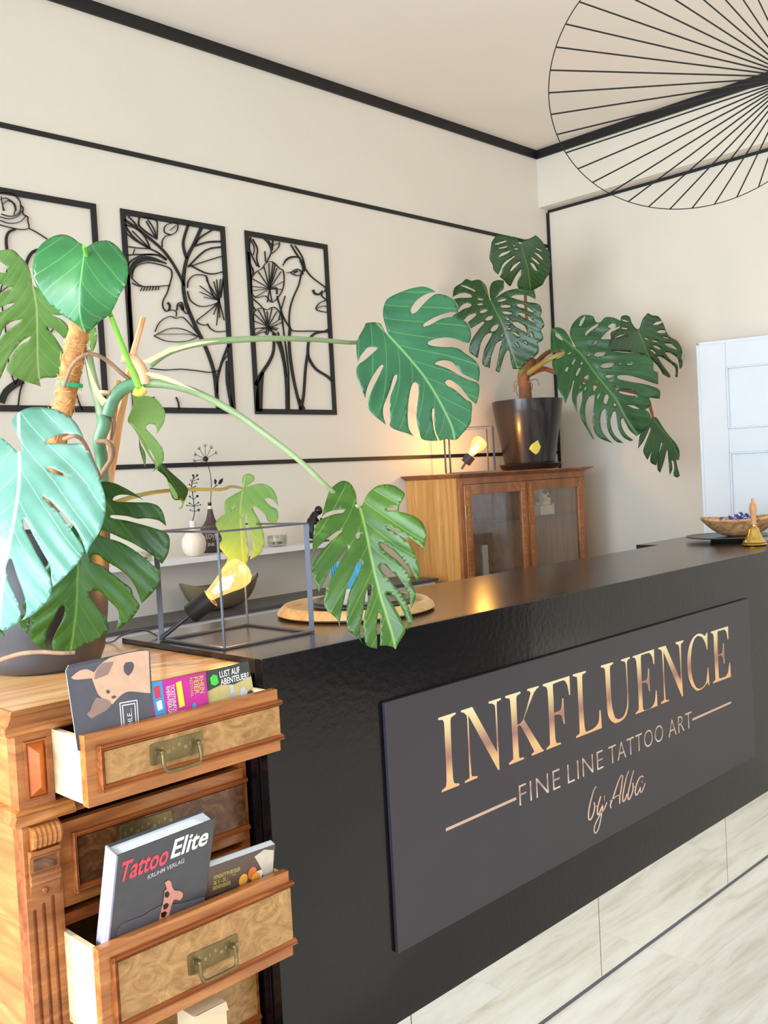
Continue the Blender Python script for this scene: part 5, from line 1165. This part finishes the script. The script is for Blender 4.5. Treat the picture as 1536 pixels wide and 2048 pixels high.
leaf(MON, B1([(600,345),(585,300),(585,230),(560,160),(510,90),(440,65),(370,90),(290,160),(255,240),(225,340),(205,420),(190,480),(240,430),(340,400),(430,390),(448,405),(430,430),(340,445),(240,480),(160,520),(115,590),(95,680),(88,790),(85,880),(70,950),(42,1030),(75,965),(105,880),(140,825),(200,770),(260,715),(340,655),(415,618),(425,640),(370,690),(310,740),(270,780),(210,840),(140,930),(100,1000),(78,1070),(90,1150),(125,1250),(160,1337),(200,1250),(240,1170),(300,1060),(370,970),(430,880),(475,810),(493,820),(470,880),(420,950),(370,1050),(310,1150),(260,1260),(225,1370),(215,1460),(240,1530),(310,1590),(370,1650),(398,1752),(400,1640),(425,1520),(450,1400),(480,1260),(520,1170),(560,1080),(590,1000),(630,985),(645,1010),(620,1090),(580,1180),(530,1270),(495,1370),(475,1480),(475,1620),(485,1760),(560,1820),(610,1860),(655,1922),(630,1850),(630,1740),(655,1600),(675,1480),(690,1370),(710,1290),(735,1240),(757,1260),(750,1340),(725,1440),(690,1540),(668,1650),(665,1790),(690,1920),(740,1960),(820,1975),(822,1850),(815,1720),(825,1620),(838,1565),(855,1590),(857,1700),(855,1830),(850,1945),(920,1940),(990,1955),(1030,1987),(1060,1920),(1110,1840),(1145,1765),(1100,1650),(1050,1560),(1000,1470),(940,1400),(920,1350),(945,1330),(1000,1370),(1060,1450),(1120,1560),(1150,1640),(1170,1700),(1160,1762),(1200,1720),(1225,1640),(1200,1550),(1150,1440),(1100,1350),(1020,1260),(940,1170),(880,1100),(860,1050),(870,1010),(910,1025),(980,1090),(1060,1170),(1130,1260),(1165,1330),(1190,1430),(1210,1522),(1250,1420),(1258,1350),(1230,1270),(1190,1160),(1150,1080),(1060,980),(980,920),(900,850),(850,790),(865,770),(930,800),(1020,870),(1100,950),(1170,1040),(1230,1130),(1275,1217),(1305,1120),(1300,1040),(1260,920),(1220,830),(1150,740),(1050,670),(960,615),(920,595),(940,582),(1040,630),(1150,690),(1240,750),(1300,800),(1345,852),(1375,740),(1375,650),(1340,550),(1260,480),(1150,435),(1070,420),(1070,360),(1090,310),(1130,250),(1130,205),(1080,160),(1000,115),(920,105),(830,120),(760,165),(710,220),(670,300),(648,350)]),
     B1([(620,350),(690,620),(770,1010),(860,1380),(960,1700),(1030,1960)]), (740, 1130, 1.955), GL['mid'], yaw=-8, pitch=-10, fold=0.16, droop=-0.18,
     holes=[B1([(930,370),(1035,360),(1048,400),(945,405)]), B1([(572,690),(600,650),(630,655),(618,710),(592,728)])])
leaf(MON, C1([(925,165),(870,140),(800,85),(720,52),(640,52),(560,80),(470,140),(400,230),(365,340),(358,450),(380,560),(430,670),(520,790),(640,900),(760,985),(860,1050),(930,1130),(1010,1090),(1100,1000),(1200,930),(1270,810),(1320,700),(1380,600),(1405,480),(1395,350),(1350,260),(1290,180),(1200,120),(1130,115),(1050,130),(985,165),(950,190)]),
     C1([(935,170),(905,400),(870,700),(880,950),(935,1125)]), (165, 560, 1.97), GL['heart'], yaw=-18, pitch=-22, fold=-0.30, droop=-0.5, ripple=0.001, label='undivided heart shaped leaf')
leaf(MON, C1([(358,600),(345,500),(300,380),(230,300),(150,220),(60,215),(-40,235),(-110,290),(0,345),(60,390),(92,455),(60,470),(-20,465),(-130,490),(-180,600),(0,593),(60,612),(140,632),(100,655),(0,690),(-150,720),(-150,880),(0,850),(80,815),(165,800),(100,850),(0,905),(-120,960),(-140,1160),(0,1180),(40,1080),(120,1010),(250,978),(200,1030),(90,1105),(0,1200),(-100,1350),(-90,1560),(0,1640),(60,1500),(110,1380),(200,1265),(260,1205),(335,1165),(310,1215),(200,1275),(140,1370),(75,1520),(120,1590),(220,1640),(330,1680),(400,1700),(450,1722),(430,1640),(500,1620),(600,1620),(660,1580),(720,1480),(720,1380),(680,1300),(620,1200),(560,1130),(490,1065),(570,1080),(640,1130),(700,1190),(760,1150),(750,1060),(690,990),(610,950),(555,925),(640,935),(700,930),(640,850),(560,780),(480,700),(400,630)]),
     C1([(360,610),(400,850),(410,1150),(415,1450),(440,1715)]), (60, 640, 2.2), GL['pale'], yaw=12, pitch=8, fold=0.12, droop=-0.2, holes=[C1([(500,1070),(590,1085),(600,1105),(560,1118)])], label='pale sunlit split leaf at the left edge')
leaf(MON, D1_([(172,392),(165,340),(130,260),(92,170),(150,95),(230,60),(310,55),(400,65),(500,100),(590,170),(640,250),(668,325),(600,287),(520,262),(440,280),(375,310),(362,335),(450,345),(560,342),(665,350),(720,450),(770,560),(790,640),(825,750),(832,850),(815,960),(770,1060),(710,1150),(682,1217),(650,1120),(600,1020),(530,930),(465,868),(400,800),(325,742),(395,825),(462,885),(530,975),(590,1065),(660,1175),(620,1270),(540,1360),(470,1430),(415,1475),(405,1400),(390,1300),(330,1190),(270,1080),(210,970),(182,930),(185,1000),(235,1100),(285,1200),(345,1300),(392,1390),(405,1500),(380,1570),(300,1660),(230,1710),(165,1742),(200,1690),(205,1600),(170,1480),(130,1370),(95,1260),(70,1255),(45,1330),(70,1420),(110,1520),(150,1620),(160,1735),(90,1790),(30,1815),(-30,1790),(-140,1700),(-230,1500),(-280,1250),(-270,950),(-200,680),(-120,480),(-70,350),(0,297),(60,335),(110,380),(140,405)]),
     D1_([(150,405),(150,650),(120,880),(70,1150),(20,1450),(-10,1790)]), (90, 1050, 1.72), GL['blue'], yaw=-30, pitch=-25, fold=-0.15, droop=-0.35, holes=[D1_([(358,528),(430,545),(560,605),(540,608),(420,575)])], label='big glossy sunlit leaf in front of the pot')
leaf(MON, D1_([(640,870),(700,720),(790,645),(880,650),(960,680),(1050,730),(1130,787),(1050,755),(960,745),(905,760),(885,785),(920,800),(1050,805),(1160,808),(1240,830),(1285,890),(1308,992),(1250,950),(1160,932),(1080,935),(1000,915),(890,905),(865,912),(880,930),(970,945),(1080,970),(1200,1005),(1290,1035),(1330,1070),(1338,1130),(1320,1220),(1275,1292),(1220,1240),(1150,1190),(1050,1130),(960,1090),(850,1040),(795,1025),(780,1060),(830,1085),(950,1120),(1080,1200),(1200,1300),(1262,1350),(1250,1440),(1200,1520),(1115,1602),(1090,1530),(1060,1460),(1000,1380),(920,1320),(870,1290),(820,1260),(780,1225),(735,1218),(715,1245),(730,1280),(790,1300),(850,1340),(950,1420),(1030,1480),(1050,1540),(1095,1610),(1090,1650),(1040,1720),(970,1780),(908,1822),(930,1740),(935,1670),(900,1620),(850,1570),(790,1510),(740,1500),(705,1510),(705,1550),(740,1600),(790,1660),(830,1710),(855,1780),(845,1830),(760,1890),(650,1940),(560,1980),(480,1985),(410,1970),(410,1900),(450,1810),(490,1730),(512,1650),(500,1615),(460,1650),(420,1740),(370,1820),(365,1900),(380,1970),(310,1940),(240,1890),(238,1800),(245,1700),(180,1640),(200,1560),(300,1400),(400,1250),(520,1050)]),
     D1_([(650,960),(625,1150),(612,1350),(600,1650),(560,1960)]), (200, 1150, 1.90), GL['deep'], yaw=-20, pitch=12, fold=0.10, droop=-0.12, label='deep green split leaf lit through at its tip')
leaf(MON, D1_([(120,1700),(235,1690),(232,1780),(205,1855),(198,1820),(150,1770)]), D1_([(150,1700),(205,1850)]), (45, 1250, 1.80), GL['mid'], name='leaf_tip', grid=8)
leaf(MON, D1_([(-40,1790),(20,1820),(38,1865),(0,1840),(-60,1810)]), D1_([(-40,1795),(36,1862)]), (5, 1262, 1.79), GL['mid'], name='leaf_tip', grid=8)
leaf(MON, E1([(70,288),(90,220),(120,140),(112,50),(200,52),(300,65),(370,120),(415,190),(418,270),(390,340),(343,407),(340,350),(320,322),(270,318),(240,340),(250,370),(300,420),(350,480),(395,540),(410,600),(405,660),(370,710),(300,767),(330,705),(290,640),(240,560),(200,480),(150,390),(105,330)]),
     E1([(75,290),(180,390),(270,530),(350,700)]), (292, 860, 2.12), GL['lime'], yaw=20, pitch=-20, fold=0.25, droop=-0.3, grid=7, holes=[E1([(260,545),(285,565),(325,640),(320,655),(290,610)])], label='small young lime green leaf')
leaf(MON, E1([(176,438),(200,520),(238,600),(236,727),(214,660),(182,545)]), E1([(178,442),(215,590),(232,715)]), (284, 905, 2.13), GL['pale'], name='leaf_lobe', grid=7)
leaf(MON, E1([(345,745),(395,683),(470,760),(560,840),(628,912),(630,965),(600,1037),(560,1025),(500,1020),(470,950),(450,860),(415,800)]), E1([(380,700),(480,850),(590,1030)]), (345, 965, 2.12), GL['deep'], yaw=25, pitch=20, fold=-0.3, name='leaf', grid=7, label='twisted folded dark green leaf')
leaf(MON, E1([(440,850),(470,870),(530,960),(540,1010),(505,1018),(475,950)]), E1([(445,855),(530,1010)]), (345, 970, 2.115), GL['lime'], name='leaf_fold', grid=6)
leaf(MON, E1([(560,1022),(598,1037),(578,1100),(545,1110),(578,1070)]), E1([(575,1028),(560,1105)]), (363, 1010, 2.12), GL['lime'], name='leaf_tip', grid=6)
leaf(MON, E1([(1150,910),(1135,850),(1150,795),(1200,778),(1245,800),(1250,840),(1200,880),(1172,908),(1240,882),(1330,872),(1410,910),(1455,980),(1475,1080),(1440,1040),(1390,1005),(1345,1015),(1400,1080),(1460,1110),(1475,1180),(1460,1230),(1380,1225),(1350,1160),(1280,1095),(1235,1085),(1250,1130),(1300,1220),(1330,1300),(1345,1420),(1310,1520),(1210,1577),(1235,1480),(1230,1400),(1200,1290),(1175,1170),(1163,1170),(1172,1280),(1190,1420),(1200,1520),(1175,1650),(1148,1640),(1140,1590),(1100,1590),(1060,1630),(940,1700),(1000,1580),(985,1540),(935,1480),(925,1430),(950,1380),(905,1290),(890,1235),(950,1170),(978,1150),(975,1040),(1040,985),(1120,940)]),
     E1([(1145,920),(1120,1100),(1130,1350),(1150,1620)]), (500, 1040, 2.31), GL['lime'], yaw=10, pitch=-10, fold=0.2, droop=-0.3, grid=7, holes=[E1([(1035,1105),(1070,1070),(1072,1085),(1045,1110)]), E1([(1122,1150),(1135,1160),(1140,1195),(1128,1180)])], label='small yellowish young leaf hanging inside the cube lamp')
leaf(MON, [(172, 660), (192, 655), (194, 680), (186, 705), (178, 690)], [(176, 660), (186, 704)], (183, 680, 2.12), GL['pale'], grid=7)
# petioles, stems, pole
limb(MON, [(222,632,1.99),(240,680,2.01),(262,735,2.03),(281,780,2.04)], (0.0045, 0.0075), MT['stem_b'])
limb(MON, [(168,492,1.968),(176,520,2.0),(205,590,2.0),(222,632,1.99)], (0.004, 0.0045), MT['stem_b'])
limb(MON, [(300,728,2.04),(340,702,2.03),(400,686,2.04),(480,679,2.07),(560,677,2.12),(640,680,2.20),(700,685,2.27),(740,682,2.30),(776,673,2.27)], (0.0085, 0.0036), MT['petiole'])
limb(MON, [(288,766,2.05),(340,770,2.04),(400,788,2.03),(470,826,2.02),(530,868,2.0),(600,922,1.99),(655,974,2.0),(690,1000,2.02),(718,1014,1.985)], (0.0095, 0.0036), MT['petiole'])
limb(MON, [(205,1018,2.1),(245,1000,2.12),(300,986,2.15),(370,979,2.2),(440,979,2.26),(462,973,2.30),(484,976,2.33)], (0.0055, 0.003), MT['petiole2'])
limb(MON, [(175,700,2.06),(186,760,2.06),(200,810,2.06),(205,832,2.06)], (0.008, 0.013), MT['petiole'], name='stem')
limb(MON, [(278,768,2.05),(250,775,2.05),(228,796,2.05),(215,830,2.055)], (0.014, 0.0135), MT['stem'], name='stem')
limb(MON, [(205,828,2.06),(208,850,2.06),(198,882,2.06),(203,920,2.07),(200,990,2.07),(150,1060,2.07),(110,1095,2.07),(100,1120,2.08)], (0.014, 0.012), MT['stem'], name='stem')
limb(MON, [(128,775,2.03),(142,735,2.02),(165,712,2.015),(190,709,2.02),(215,722,2.03),(238,742,2.04),(257,758,2.05)], (0.0035, 0.0045), MT['root'], name='aerial_root')
limb(MON, [(193,884,2.04),(212,883,2.03),(224,895,2.03),(224,915,2.035),(210,938,2.04),(197,958,2.05)], (0.005, 0.0055), MT['root'], name='aerial_root')
limb(MON, [(222,826,2.06),(228,850,2.06),(223,880,2.07)], (0.006, 0.003), MT['root'], name='aerial_root')
limb(MON, [(128,878,1.72),(150,872,1.70),(168,885,1.74),(186,925,1.9),(200,955,2.0)], (0.0035, 0.004), MT['root'], name='aerial_root')
limb(MON, [(205,1320-150,2.06),(215,1100,2.07),(205,1180,2.06),(180,1235,2.05)], (0.002, 0.002), MT['root'], name='aerial_root')
limb(MON, [(-5,1322,1.90),(40,1308,1.84),(80,1304,1.815),(120,1306,1.80),(150,1305,1.80)], (0.0045, 0.0035), MT['root'], name='aerial_root')
limb(MON, [(245,715,2.03),(268,722,2.035),(285,745,2.04),(288,765,2.045)], (0.011, 0.013), MT['sheath'], name='stem_node')
limb(MON, [(268,782,2.03),(280,786,2.028),(290,778,2.03)], (0.009, 0.008), MT['gold'], name='stem_node')
for nm, pts in (('dry_sheath', [(285,722),(300,726),(340,705),(395,690),(440,681),(395,684),(340,697),(300,715)]), ('dry_sheath', [(290,748),(310,756),(350,768),(400,785),(350,760),(318,748),(296,744)]), ('dry_sheath', [(168,706),(182,745),(200,785),(214,800),(205,812),(196,800),(180,762)])):
    V, T = fill2d([(p.x, p.y) for p in smooth_closed(pts, 2, 60)])
    ob = MB().add([PD(v.x, v.y, 2.015) for v in V], T).build(nm, MT['sheath'], MON, recalc=False); so = ob.modifiers.new('thick', 'SOLIDIFY'); so.thickness = 0.0015
limb(MON, [(287,634,2.1),(268,700,2.1),(255,760,2.1),(238,850,2.1),(222,940,2.1),(212,1010,2.1),(190,1110,2.08)], (0.0055, 0.0105), MT['stick'], name='split_cane', n=6, sub=1)
limb(MON, [(236,760,2.12),(225,850,2.12),(212,950,2.12),(206,1020,2.11),(185,1110,2.09)], (0.006, 0.009), MT['stick'], name='split_cane', n=6, sub=1)
P_ = smooth_path([PD(*p) for p in [(92,1150,2.08),(95,1060,2.08),(105,950,2.08),(118,850,2.08),(130,800,2.07),(143,735,2.06),(152,690,2.05),(162,640,2.05),(166,620,2.05)]], 10)
rn = random.Random(3); mb = MB(); mb.tube(P_, [0.0205*(1+rn.uniform(-.07, .07)) for _ in P_], 18); pole = mb.build('coir_pole', MT['coir'], MON, smooth=True)
mb = MB()
for k in range(90):                                                       # loose coir fibres
    i = rn.randrange(8, len(P_)-2); c0 = P_[i]; a_ = rn.uniform(0, 6.28); r0 = 0.021; pp_ = []
    for j in range(5):
        aa = a_+j*rn.uniform(0.2, 0.55); pp_.append(c0+(RIGHT*math.cos(aa)+FWD*math.sin(aa))*(r0+rn.uniform(0, 0.006))-DOWN*(j*rn.uniform(-0.006, 0.007)))
    mb.tube(pp_, 0.0005, 4)
ob = mb.build('coir_fibre', MT['fibre'], pole); ob['kind'] = 'stuff'
c0 = PD(142, 769, 2.06); ax_ = (PD(145, 735, 2.06)-PD(137, 800, 2.06)).normalized()
MB().lathe([(0.0215, -0.004), (0.0235, -0.004), (0.0235, 0.004), (0.0215, 0.004)], c0, 24, ax_).build('plant_tie', MT['tie'], MON, smooth=True)
MB().lathe([(0.012, -0.004), (0.0165, -0.003), (0.0165, 0.003), (0.012, 0.004)], PD(207, 786, 2.055), 20, (0.1, 0, 1)).build('dry_sheath', MT['sheath'], MON, smooth=True)

# ---- monstera on the cabinet
c2_ = PY(1054, 870, 2.925); pc2 = Vector((c2_.x, 2.915, KZ+0.0045))
MO2 = thing('potted_monstera', 'dark green monstera with holed leaves in a black pot on the display cabinet', 'potted plant', pc2)
MB().lathe([(0.11, 0.0), (0.14, 0.002), (0.152, 0.024), (0.156, 0.026), (0.150, 0.030), (0.135, 0.010), (0.0, 0.008)], pc2, 48).build('saucer', MT['pot_black'], MO2, smooth=True)
MB().lathe([(0.115, 0.010), (0.124, 0.014), (0.134, 0.08), (0.150, 0.18), (0.168, 0.28), (0.176, 0.34), (0.176, 0.345), (0.168, 0.345), (0.160, 0.30), (0.0, 0.298)], pc2, 56).build('pot', MT['pot_black'], MO2, smooth=True)
MB().lathe([(0.160, 0.301), (0.0, 0.306)], pc2, 32).build('soil', MT['soil'], MO2, smooth=True)
# worn yellow-green sticker on the pot
cz = 0.075; mb = MB()
def potpt(u, v):
    r_ = ray(u, v); dx_, dy_ = r_.x, r_.y; ox, oy = CAM.x-pc2.x, CAM.y-pc2.y; R_ = 0.142
    for _ in range(6):
        A_2 = dx_*dx_+dy_*dy_; B_2 = 2*(ox*dx_+oy*dy_); C_2 = ox*ox+oy*oy-(R_+0.0008)**2
        s_ = (-B_2-math.sqrt(max(0, B_2*B_2-4*A_2*C_2)))/(2*A_2); h = CAM.z+r_.z*s_-pc2.z
        R_ = 0.124+(0.134-0.124)*(h-0.014)/0.066 if h < 0.08 else 0.134+(0.150-0.134)*(h-0.08)/0.10
    return CAM+r_*s_
V, T = fill2d([(p.x, p.y) for p in smooth_closed([(1058,898),(1062,890),(1070,884),(1076,880),(1079,888),(1082,893),(1078,903),(1072,909),(1066,905)], 2, 50)], (), 4)
MB().add([potpt(v.x, v.y) for v in V], T).build('sticker', MT['sticker'], MO2, recalc=False)
leaf(MO2, F1([(945,175),(920,100),(860,85),(780,75),(710,52),(650,80),(600,150),(590,200),(575,290),(570,370),(610,450),(620,510),(680,572),(715,500),(740,440),(800,385),(850,355),(885,328),(885,345),(800,420),(740,490),(725,550),(700,600),(760,650),(800,700),(840,722),(860,680),(900,600),(940,540),(975,500),(970,570),(930,650),(935,740),(1000,760),(1090,780),(1150,760),(1200,730),(1250,700),(1290,620),(1340,550),(1350,480),(1362,430),(1340,370),(1340,290),(1280,220),(1250,150),(1200,100),(1160,68),(1130,85),(1080,110),(1000,130),(985,175)]),
     F1([(975,190),(1020,350),(1060,500),(1100,770)]), (1040, 530, 4.75), GL['dark'], yaw=10, pitch=5, fold=0.15, grid=6,
     holes=[F1(h) for h in ([(640,180),(770,135),(780,150),(740,165),(650,190)], [(690,230),(790,205),(790,222),(700,240)], [(685,350),(720,300),(835,262),(830,280),(760,320)], [(835,520),(870,460),(958,398),(960,415),(890,490),(850,528)], [(890,235),(930,235),(930,250),(895,250)], [(1165,230),(1235,260),(1230,270),(1170,245)], [(1140,290),(1200,310),(1255,375),(1240,378),(1180,325)], [(1100,345),(1160,380),(1210,435),(1195,438),(1130,385)], [(1090,415),(1140,440),(1180,520),(1160,520),(1110,460)], [(870,195),(895,195),(893,205),(872,205)])])
leaf(MO2, F1([(572,895),(550,800),(520,710),(450,640),(380,640),(340,650),(270,627),(210,680),(120,740),(95,862),(170,820),(260,805),(330,830),(345,862),(270,868),(180,870),(110,885),(160,960),(165,1032),(220,960),(290,935),(340,955),(320,985),(240,1010),(180,1050),(90,1102),(130,1115),(230,1152),(290,1100),(380,1065),(405,1080),(370,1120),(290,1182),(330,1262),(400,1220),(480,1175),(505,1190),(450,1250),(370,1360),(320,1460),(310,1560),(360,1600),(420,1642),(440,1540),(460,1450),(500,1370),(560,1320),(605,1325),(570,1400),(520,1490),(490,1580),(480,1722),(575,1767),(590,1640),(620,1540),(660,1450),(720,1410),(730,1430),(700,1530),(680,1640),(645,1802),(695,1827),(720,1740),(760,1610),(800,1535),(825,1560),(840,1680),(870,1782),(970,1772),(1060,1690),(1160,1612),(1205,1540),(1190,1450),(1240,1420),(1258,1370),(1230,1280),(1272,1230),(1250,1150),(1220,1100),(1240,1050),(1220,970),(1160,935),(1040,920),(900,880),(840,858),(900,832),(1050,837),(1155,885),(1160,850),(1140,770),(1040,760),(940,748),(840,765),(760,795),(690,840),(640,885),(700,800),(750,750),(755,650),(680,640),(610,665),(575,730),(572,830),(588,900)]),
     F1([(590,912),(650,1040),(710,1150),(770,1300),(830,1480),(930,1770)]), (1000, 650, 4.6), GL['dark'], yaw=-12, pitch=-10, fold=0.18, droop=-0.2, grid=6,
     holes=[F1(h) for h in ([(190,708),(280,720),(390,775),(380,788),(290,750)], [(415,875),(490,885),(480,900),(430,895)], [(410,950),(460,938),(490,955),(430,965)], [(445,1045),(500,1015),(550,1025),(510,1055),(455,1062)], [(515,1140),(560,1105),(615,1100),(600,1140),(540,1160)], [(585,1280),(620,1225),(680,1210),(680,1245),(640,1290),(600,1300)], [(715,1350),(735,1330),(742,1345),(725,1368)], [(670,910),(720,885),(790,880),(760,905),(700,918)], [(710,975),(770,957),(845,970),(820,992),(740,995)], [(730,1050),(790,1042),(862,1065),(840,1080),(760,1075)], [(778,1135),(820,1130),(825,1150),(790,1150)], [(790,1192),(830,1192),(822,1205),(795,1205)], [(795,1258),(830,1255),(840,1275),(810,1275)], [(915,955),(970,945),(1060,985),(1145,1055),(1100,1050),(1010,1005),(940,985)], [(925,1065),(980,1060),(1080,1110),(1150,1200),(1090,1160),(1000,1115)], [(855,1185),(920,1175),(1020,1230),(1060,1330),(1000,1290),(900,1235)], [(870,1310),(900,1310),(960,1360),(940,1365),(890,1340)], [(885,1440),(910,1440),(950,1490),(930,1488)], [(1015,1415),(1055,1450),(1040,1455),(1018,1430)], [(1075,1300),(1110,1320),(1130,1385),(1090,1350)])])
leaf(MO2, G1_([(965,250),(920,190),(900,130),(860,108),(810,120),(800,160),(790,240),(700,290),(700,350),(680,400),(650,430),(680,480),(760,490),(900,500),(1050,530),(1150,600),(1220,680),(1250,735),(1320,772),(1325,740),(1250,640),(1190,545),(1230,550),(1320,610),(1380,670),(1380,762),(1405,765),(1410,680),(1400,630),(1330,580),(1270,500),(1330,510),(1400,560),(1415,600),(1425,677),(1450,660),(1458,600),(1445,560),(1455,500),(1440,440),(1400,380),(1330,340),(1290,290),(1250,190),(1200,120),(1140,110),(1090,85),(1040,140),(1020,190),(1000,250)]),
     G1_([(985,262),(1040,400),(1100,540),(1200,680),(1300,765)]), (1290, 690, 4.8), GL['dark'], yaw=14, pitch=4, fold=0.15, grid=6,
     holes=[G1_(h) for h in ([(1145,210),(1180,180),(1240,170),(1240,188),(1190,210)], [(1180,285),(1220,265),(1270,270),(1280,292),(1220,300)], [(1265,410),(1330,410),(1395,460),(1390,470),(1310,445)], [(1145,430),(1180,432),(1225,460),(1215,472),(1160,450)], [(1110,470),(1140,475),(1175,510),(1160,515)], [(1140,372),(1195,385),(1180,395),(1145,385)], [(820,155),(880,170),(875,180),(825,168)], [(815,238),(870,245),(870,260),(815,252)], [(1250,335),(1300,345),(1310,355),(1260,348)], [(1055,350),(1090,355),(1085,370),(1060,362)], [(740,350),(800,315),(868,312),(866,326),(800,335)])])
leaf(MO2, G1_([(300,440),(275,370),(240,310),(200,260),(130,235),(70,260),(60,330),(60,420),(55,520),(90,500),(160,475),(215,500),(200,530),(150,560),(75,590),(80,660),(110,720),(130,780),(130,870),(160,930),(190,980),(215,1047),(250,960),(280,880),(300,800),(312,802),(290,900),(285,1000),(310,1080),(342,1142),(335,1010),(350,950),(395,910),(395,1000),(370,1120),(380,1200),(430,1290),(500,1410),(520,1422),(490,1350),(440,1250),(425,1130),(435,1040),(470,975),(525,950),(520,1050),(505,1180),(510,1290),(540,1370),(600,1420),(722,1467),(650,1400),(600,1320),(585,1230),(600,1130),(640,1095),(650,1200),(660,1300),(700,1390),(760,1450),(832,1462),(740,1380),(700,1290),(695,1210),(720,1130),(750,1130),(760,1220),(780,1320),(830,1400),(900,1440),(937,1432),(860,1370),(815,1290),(805,1220),(830,1195),(860,1260),(900,1330),(970,1390),(1060,1320),(1120,1240),(1110,1150),(1060,1110),(1130,1060),(1100,980),(1215,994),(1215,900),(1100,850),(950,820),(800,790),(765,770),(780,745),(880,745),(1000,775),(1130,820),(1200,842),(1195,720),(1150,690),(1145,600),(1090,540),(950,510),(800,500),(700,480),(680,420),(700,362),(620,364),(590,357),(650,290),(700,250),(665,228),(710,195),(750,205),(745,245),(820,215),(800,170),(730,135),(640,128),(590,180),(540,180),(510,120),(430,105),(370,120),(300,190),(265,270),(270,340),(310,410),(330,450)]),
     G1_([(322,465),(400,540),(530,720),(650,870),(760,1010),(850,1180),(980,1380)]), (1210, 750, 4.52), GL['dark2'], yaw=10, pitch=-12, fold=0.2, droop=-0.3, grid=6,
     holes=[G1_(h) for h in ([(90,310),(150,310),(195,380),(150,360)], [(360,220),(380,160),(425,112),(420,150),(385,220)], [(430,290),(500,230),(570,192),(550,230),(480,280),(430,330)], [(465,440),(545,395),(540,410),(480,440)], [(515,530),(560,500),(635,505),(625,535),(550,548)], [(440,525),(480,520),(470,540)], [(585,650),(620,620),(700,612),(725,635),(690,660),(620,668)], [(640,750),(680,738),(720,750),(690,775),(650,770)], [(670,800),(715,795),(700,812)], [(785,920),(820,898),(950,915),(975,965),(880,955),(800,935)], [(870,1060),(940,1065),(1005,1100),(940,1095)], [(725,1050),(745,1040),(755,1065),(735,1075)], [(620,1030),(635,960),(665,948),(675,980),(650,1050)], [(550,980),(575,938),(578,960),(558,995)], [(510,880),(525,820),(555,810),(555,860),(520,915)], [(400,830),(420,760),(460,740),(455,790),(420,840)], [(415,890),(435,865),(435,890),(420,908)], [(365,880),(385,850),(380,880)], [(325,740),(355,670),(378,670),(365,710),(340,750)], [(210,700),(230,660),(250,660),(235,705)], [(280,620),(315,575),(325,580),(295,635)], [(375,620),(395,600),(400,620),(385,635)], [(240,515),(270,492),(280,505),(250,522)], [(725,870),(750,865),(755,880),(730,885)], [(775,620),(800,618),(795,632)], [(870,620),(920,622),(915,635),(875,632)])])
leaf(MO2, G1_([(1125,1200),(1100,1260),(1030,1330),(1000,1400),(985,1522),(1040,1450),(1090,1350),(1110,1290),(1115,1330),(1070,1450),(1040,1550),(1085,1642),(1140,1540),(1120,1600),(1120,1670),(1180,1702),(1200,1600),(1230,1460),(1240,1470),(1200,1600),(1190,1730),(1220,1777),(1260,1660),(1290,1540),(1300,1540),(1310,1650),(1320,1802),(1350,1740),(1340,1650),(1360,1650),(1370,1720),(1360,1800),(1400,1827),(1430,1810),(1400,1700),(1390,1640),(1420,1642),(1425,1550),(1390,1470),(1330,1400),(1260,1310),(1190,1200),(1150,1190)]),
     G1_([(1140,1200),(1240,1320),(1340,1450),(1410,1600)]), (1320, 890, 4.68), GL['dark'], yaw=35, pitch=10, fold=0.25, droop=-0.2, grid=6, label='drooping leaf seen nearly edge on')
limb(MO2, [(1051,800,4.86),(1050,775,4.86),(1047,750,4.84),(1056,730,4.82),(1062,715,4.82)], (0.032, 0.026), MT['trunk2'], name='trunk')
limb(MO2, [(1058,745,4.82),(1072,735,4.75),(1095,720,4.66),(1125,706,4.60),(1150,699,4.58)], (0.016, 0.008), MT['petiole2'])
limb(MO2, [(1058,742,4.84),(1078,720,4.82),(1100,703,4.80),(1130,700,4.84),(1200,690,4.88),(1274,662,4.87)], (0.014, 0.006), MT['trunk2'])
limb(MO2, [(1056,750,4.84),(1085,738,4.86),(1110,744,4.86),(1200,770,4.84),(1285,790,4.80),(1302,820,4.78),(1306,838,4.74)], (0.014, 0.006), MT['trunk2'])
limb(MO2, [(1052,740,4.84),(1058,690,4.82),(1052,620,4.79),(1050,560,4.83),(1046,500,4.82)], (0.009, 0.006), MT['trunk2'])
limb(MO2, [(1050,735,4.82),(1045,715,4.82),(1010,660,4.74),(985,610,4.66)], (0.010, 0.006), MT['petiole2'])
for k, pts in enumerate(([(1044,770),(1030,762),(1028,785)], [(1056,765),(1072,758),(1078,770)], [(1048,760),(1064,768),(1062,784)], [(1042,752),(1032,775),(1036,792)])):
    limb(MO2, [(p[0], p[1], 4.83) for p in pts], 0.003, MT['root'], name='aerial_root', n=6)
leaf(MO2, [(1036,741),(1046,738),(1052,733),(1053,738),(1046,745),(1042,750)], [(1036,743),(1053,735)], (1045, 742, 4.80), GL['pale'], name='leaf', grid=4, label='tiny pale green shoot')
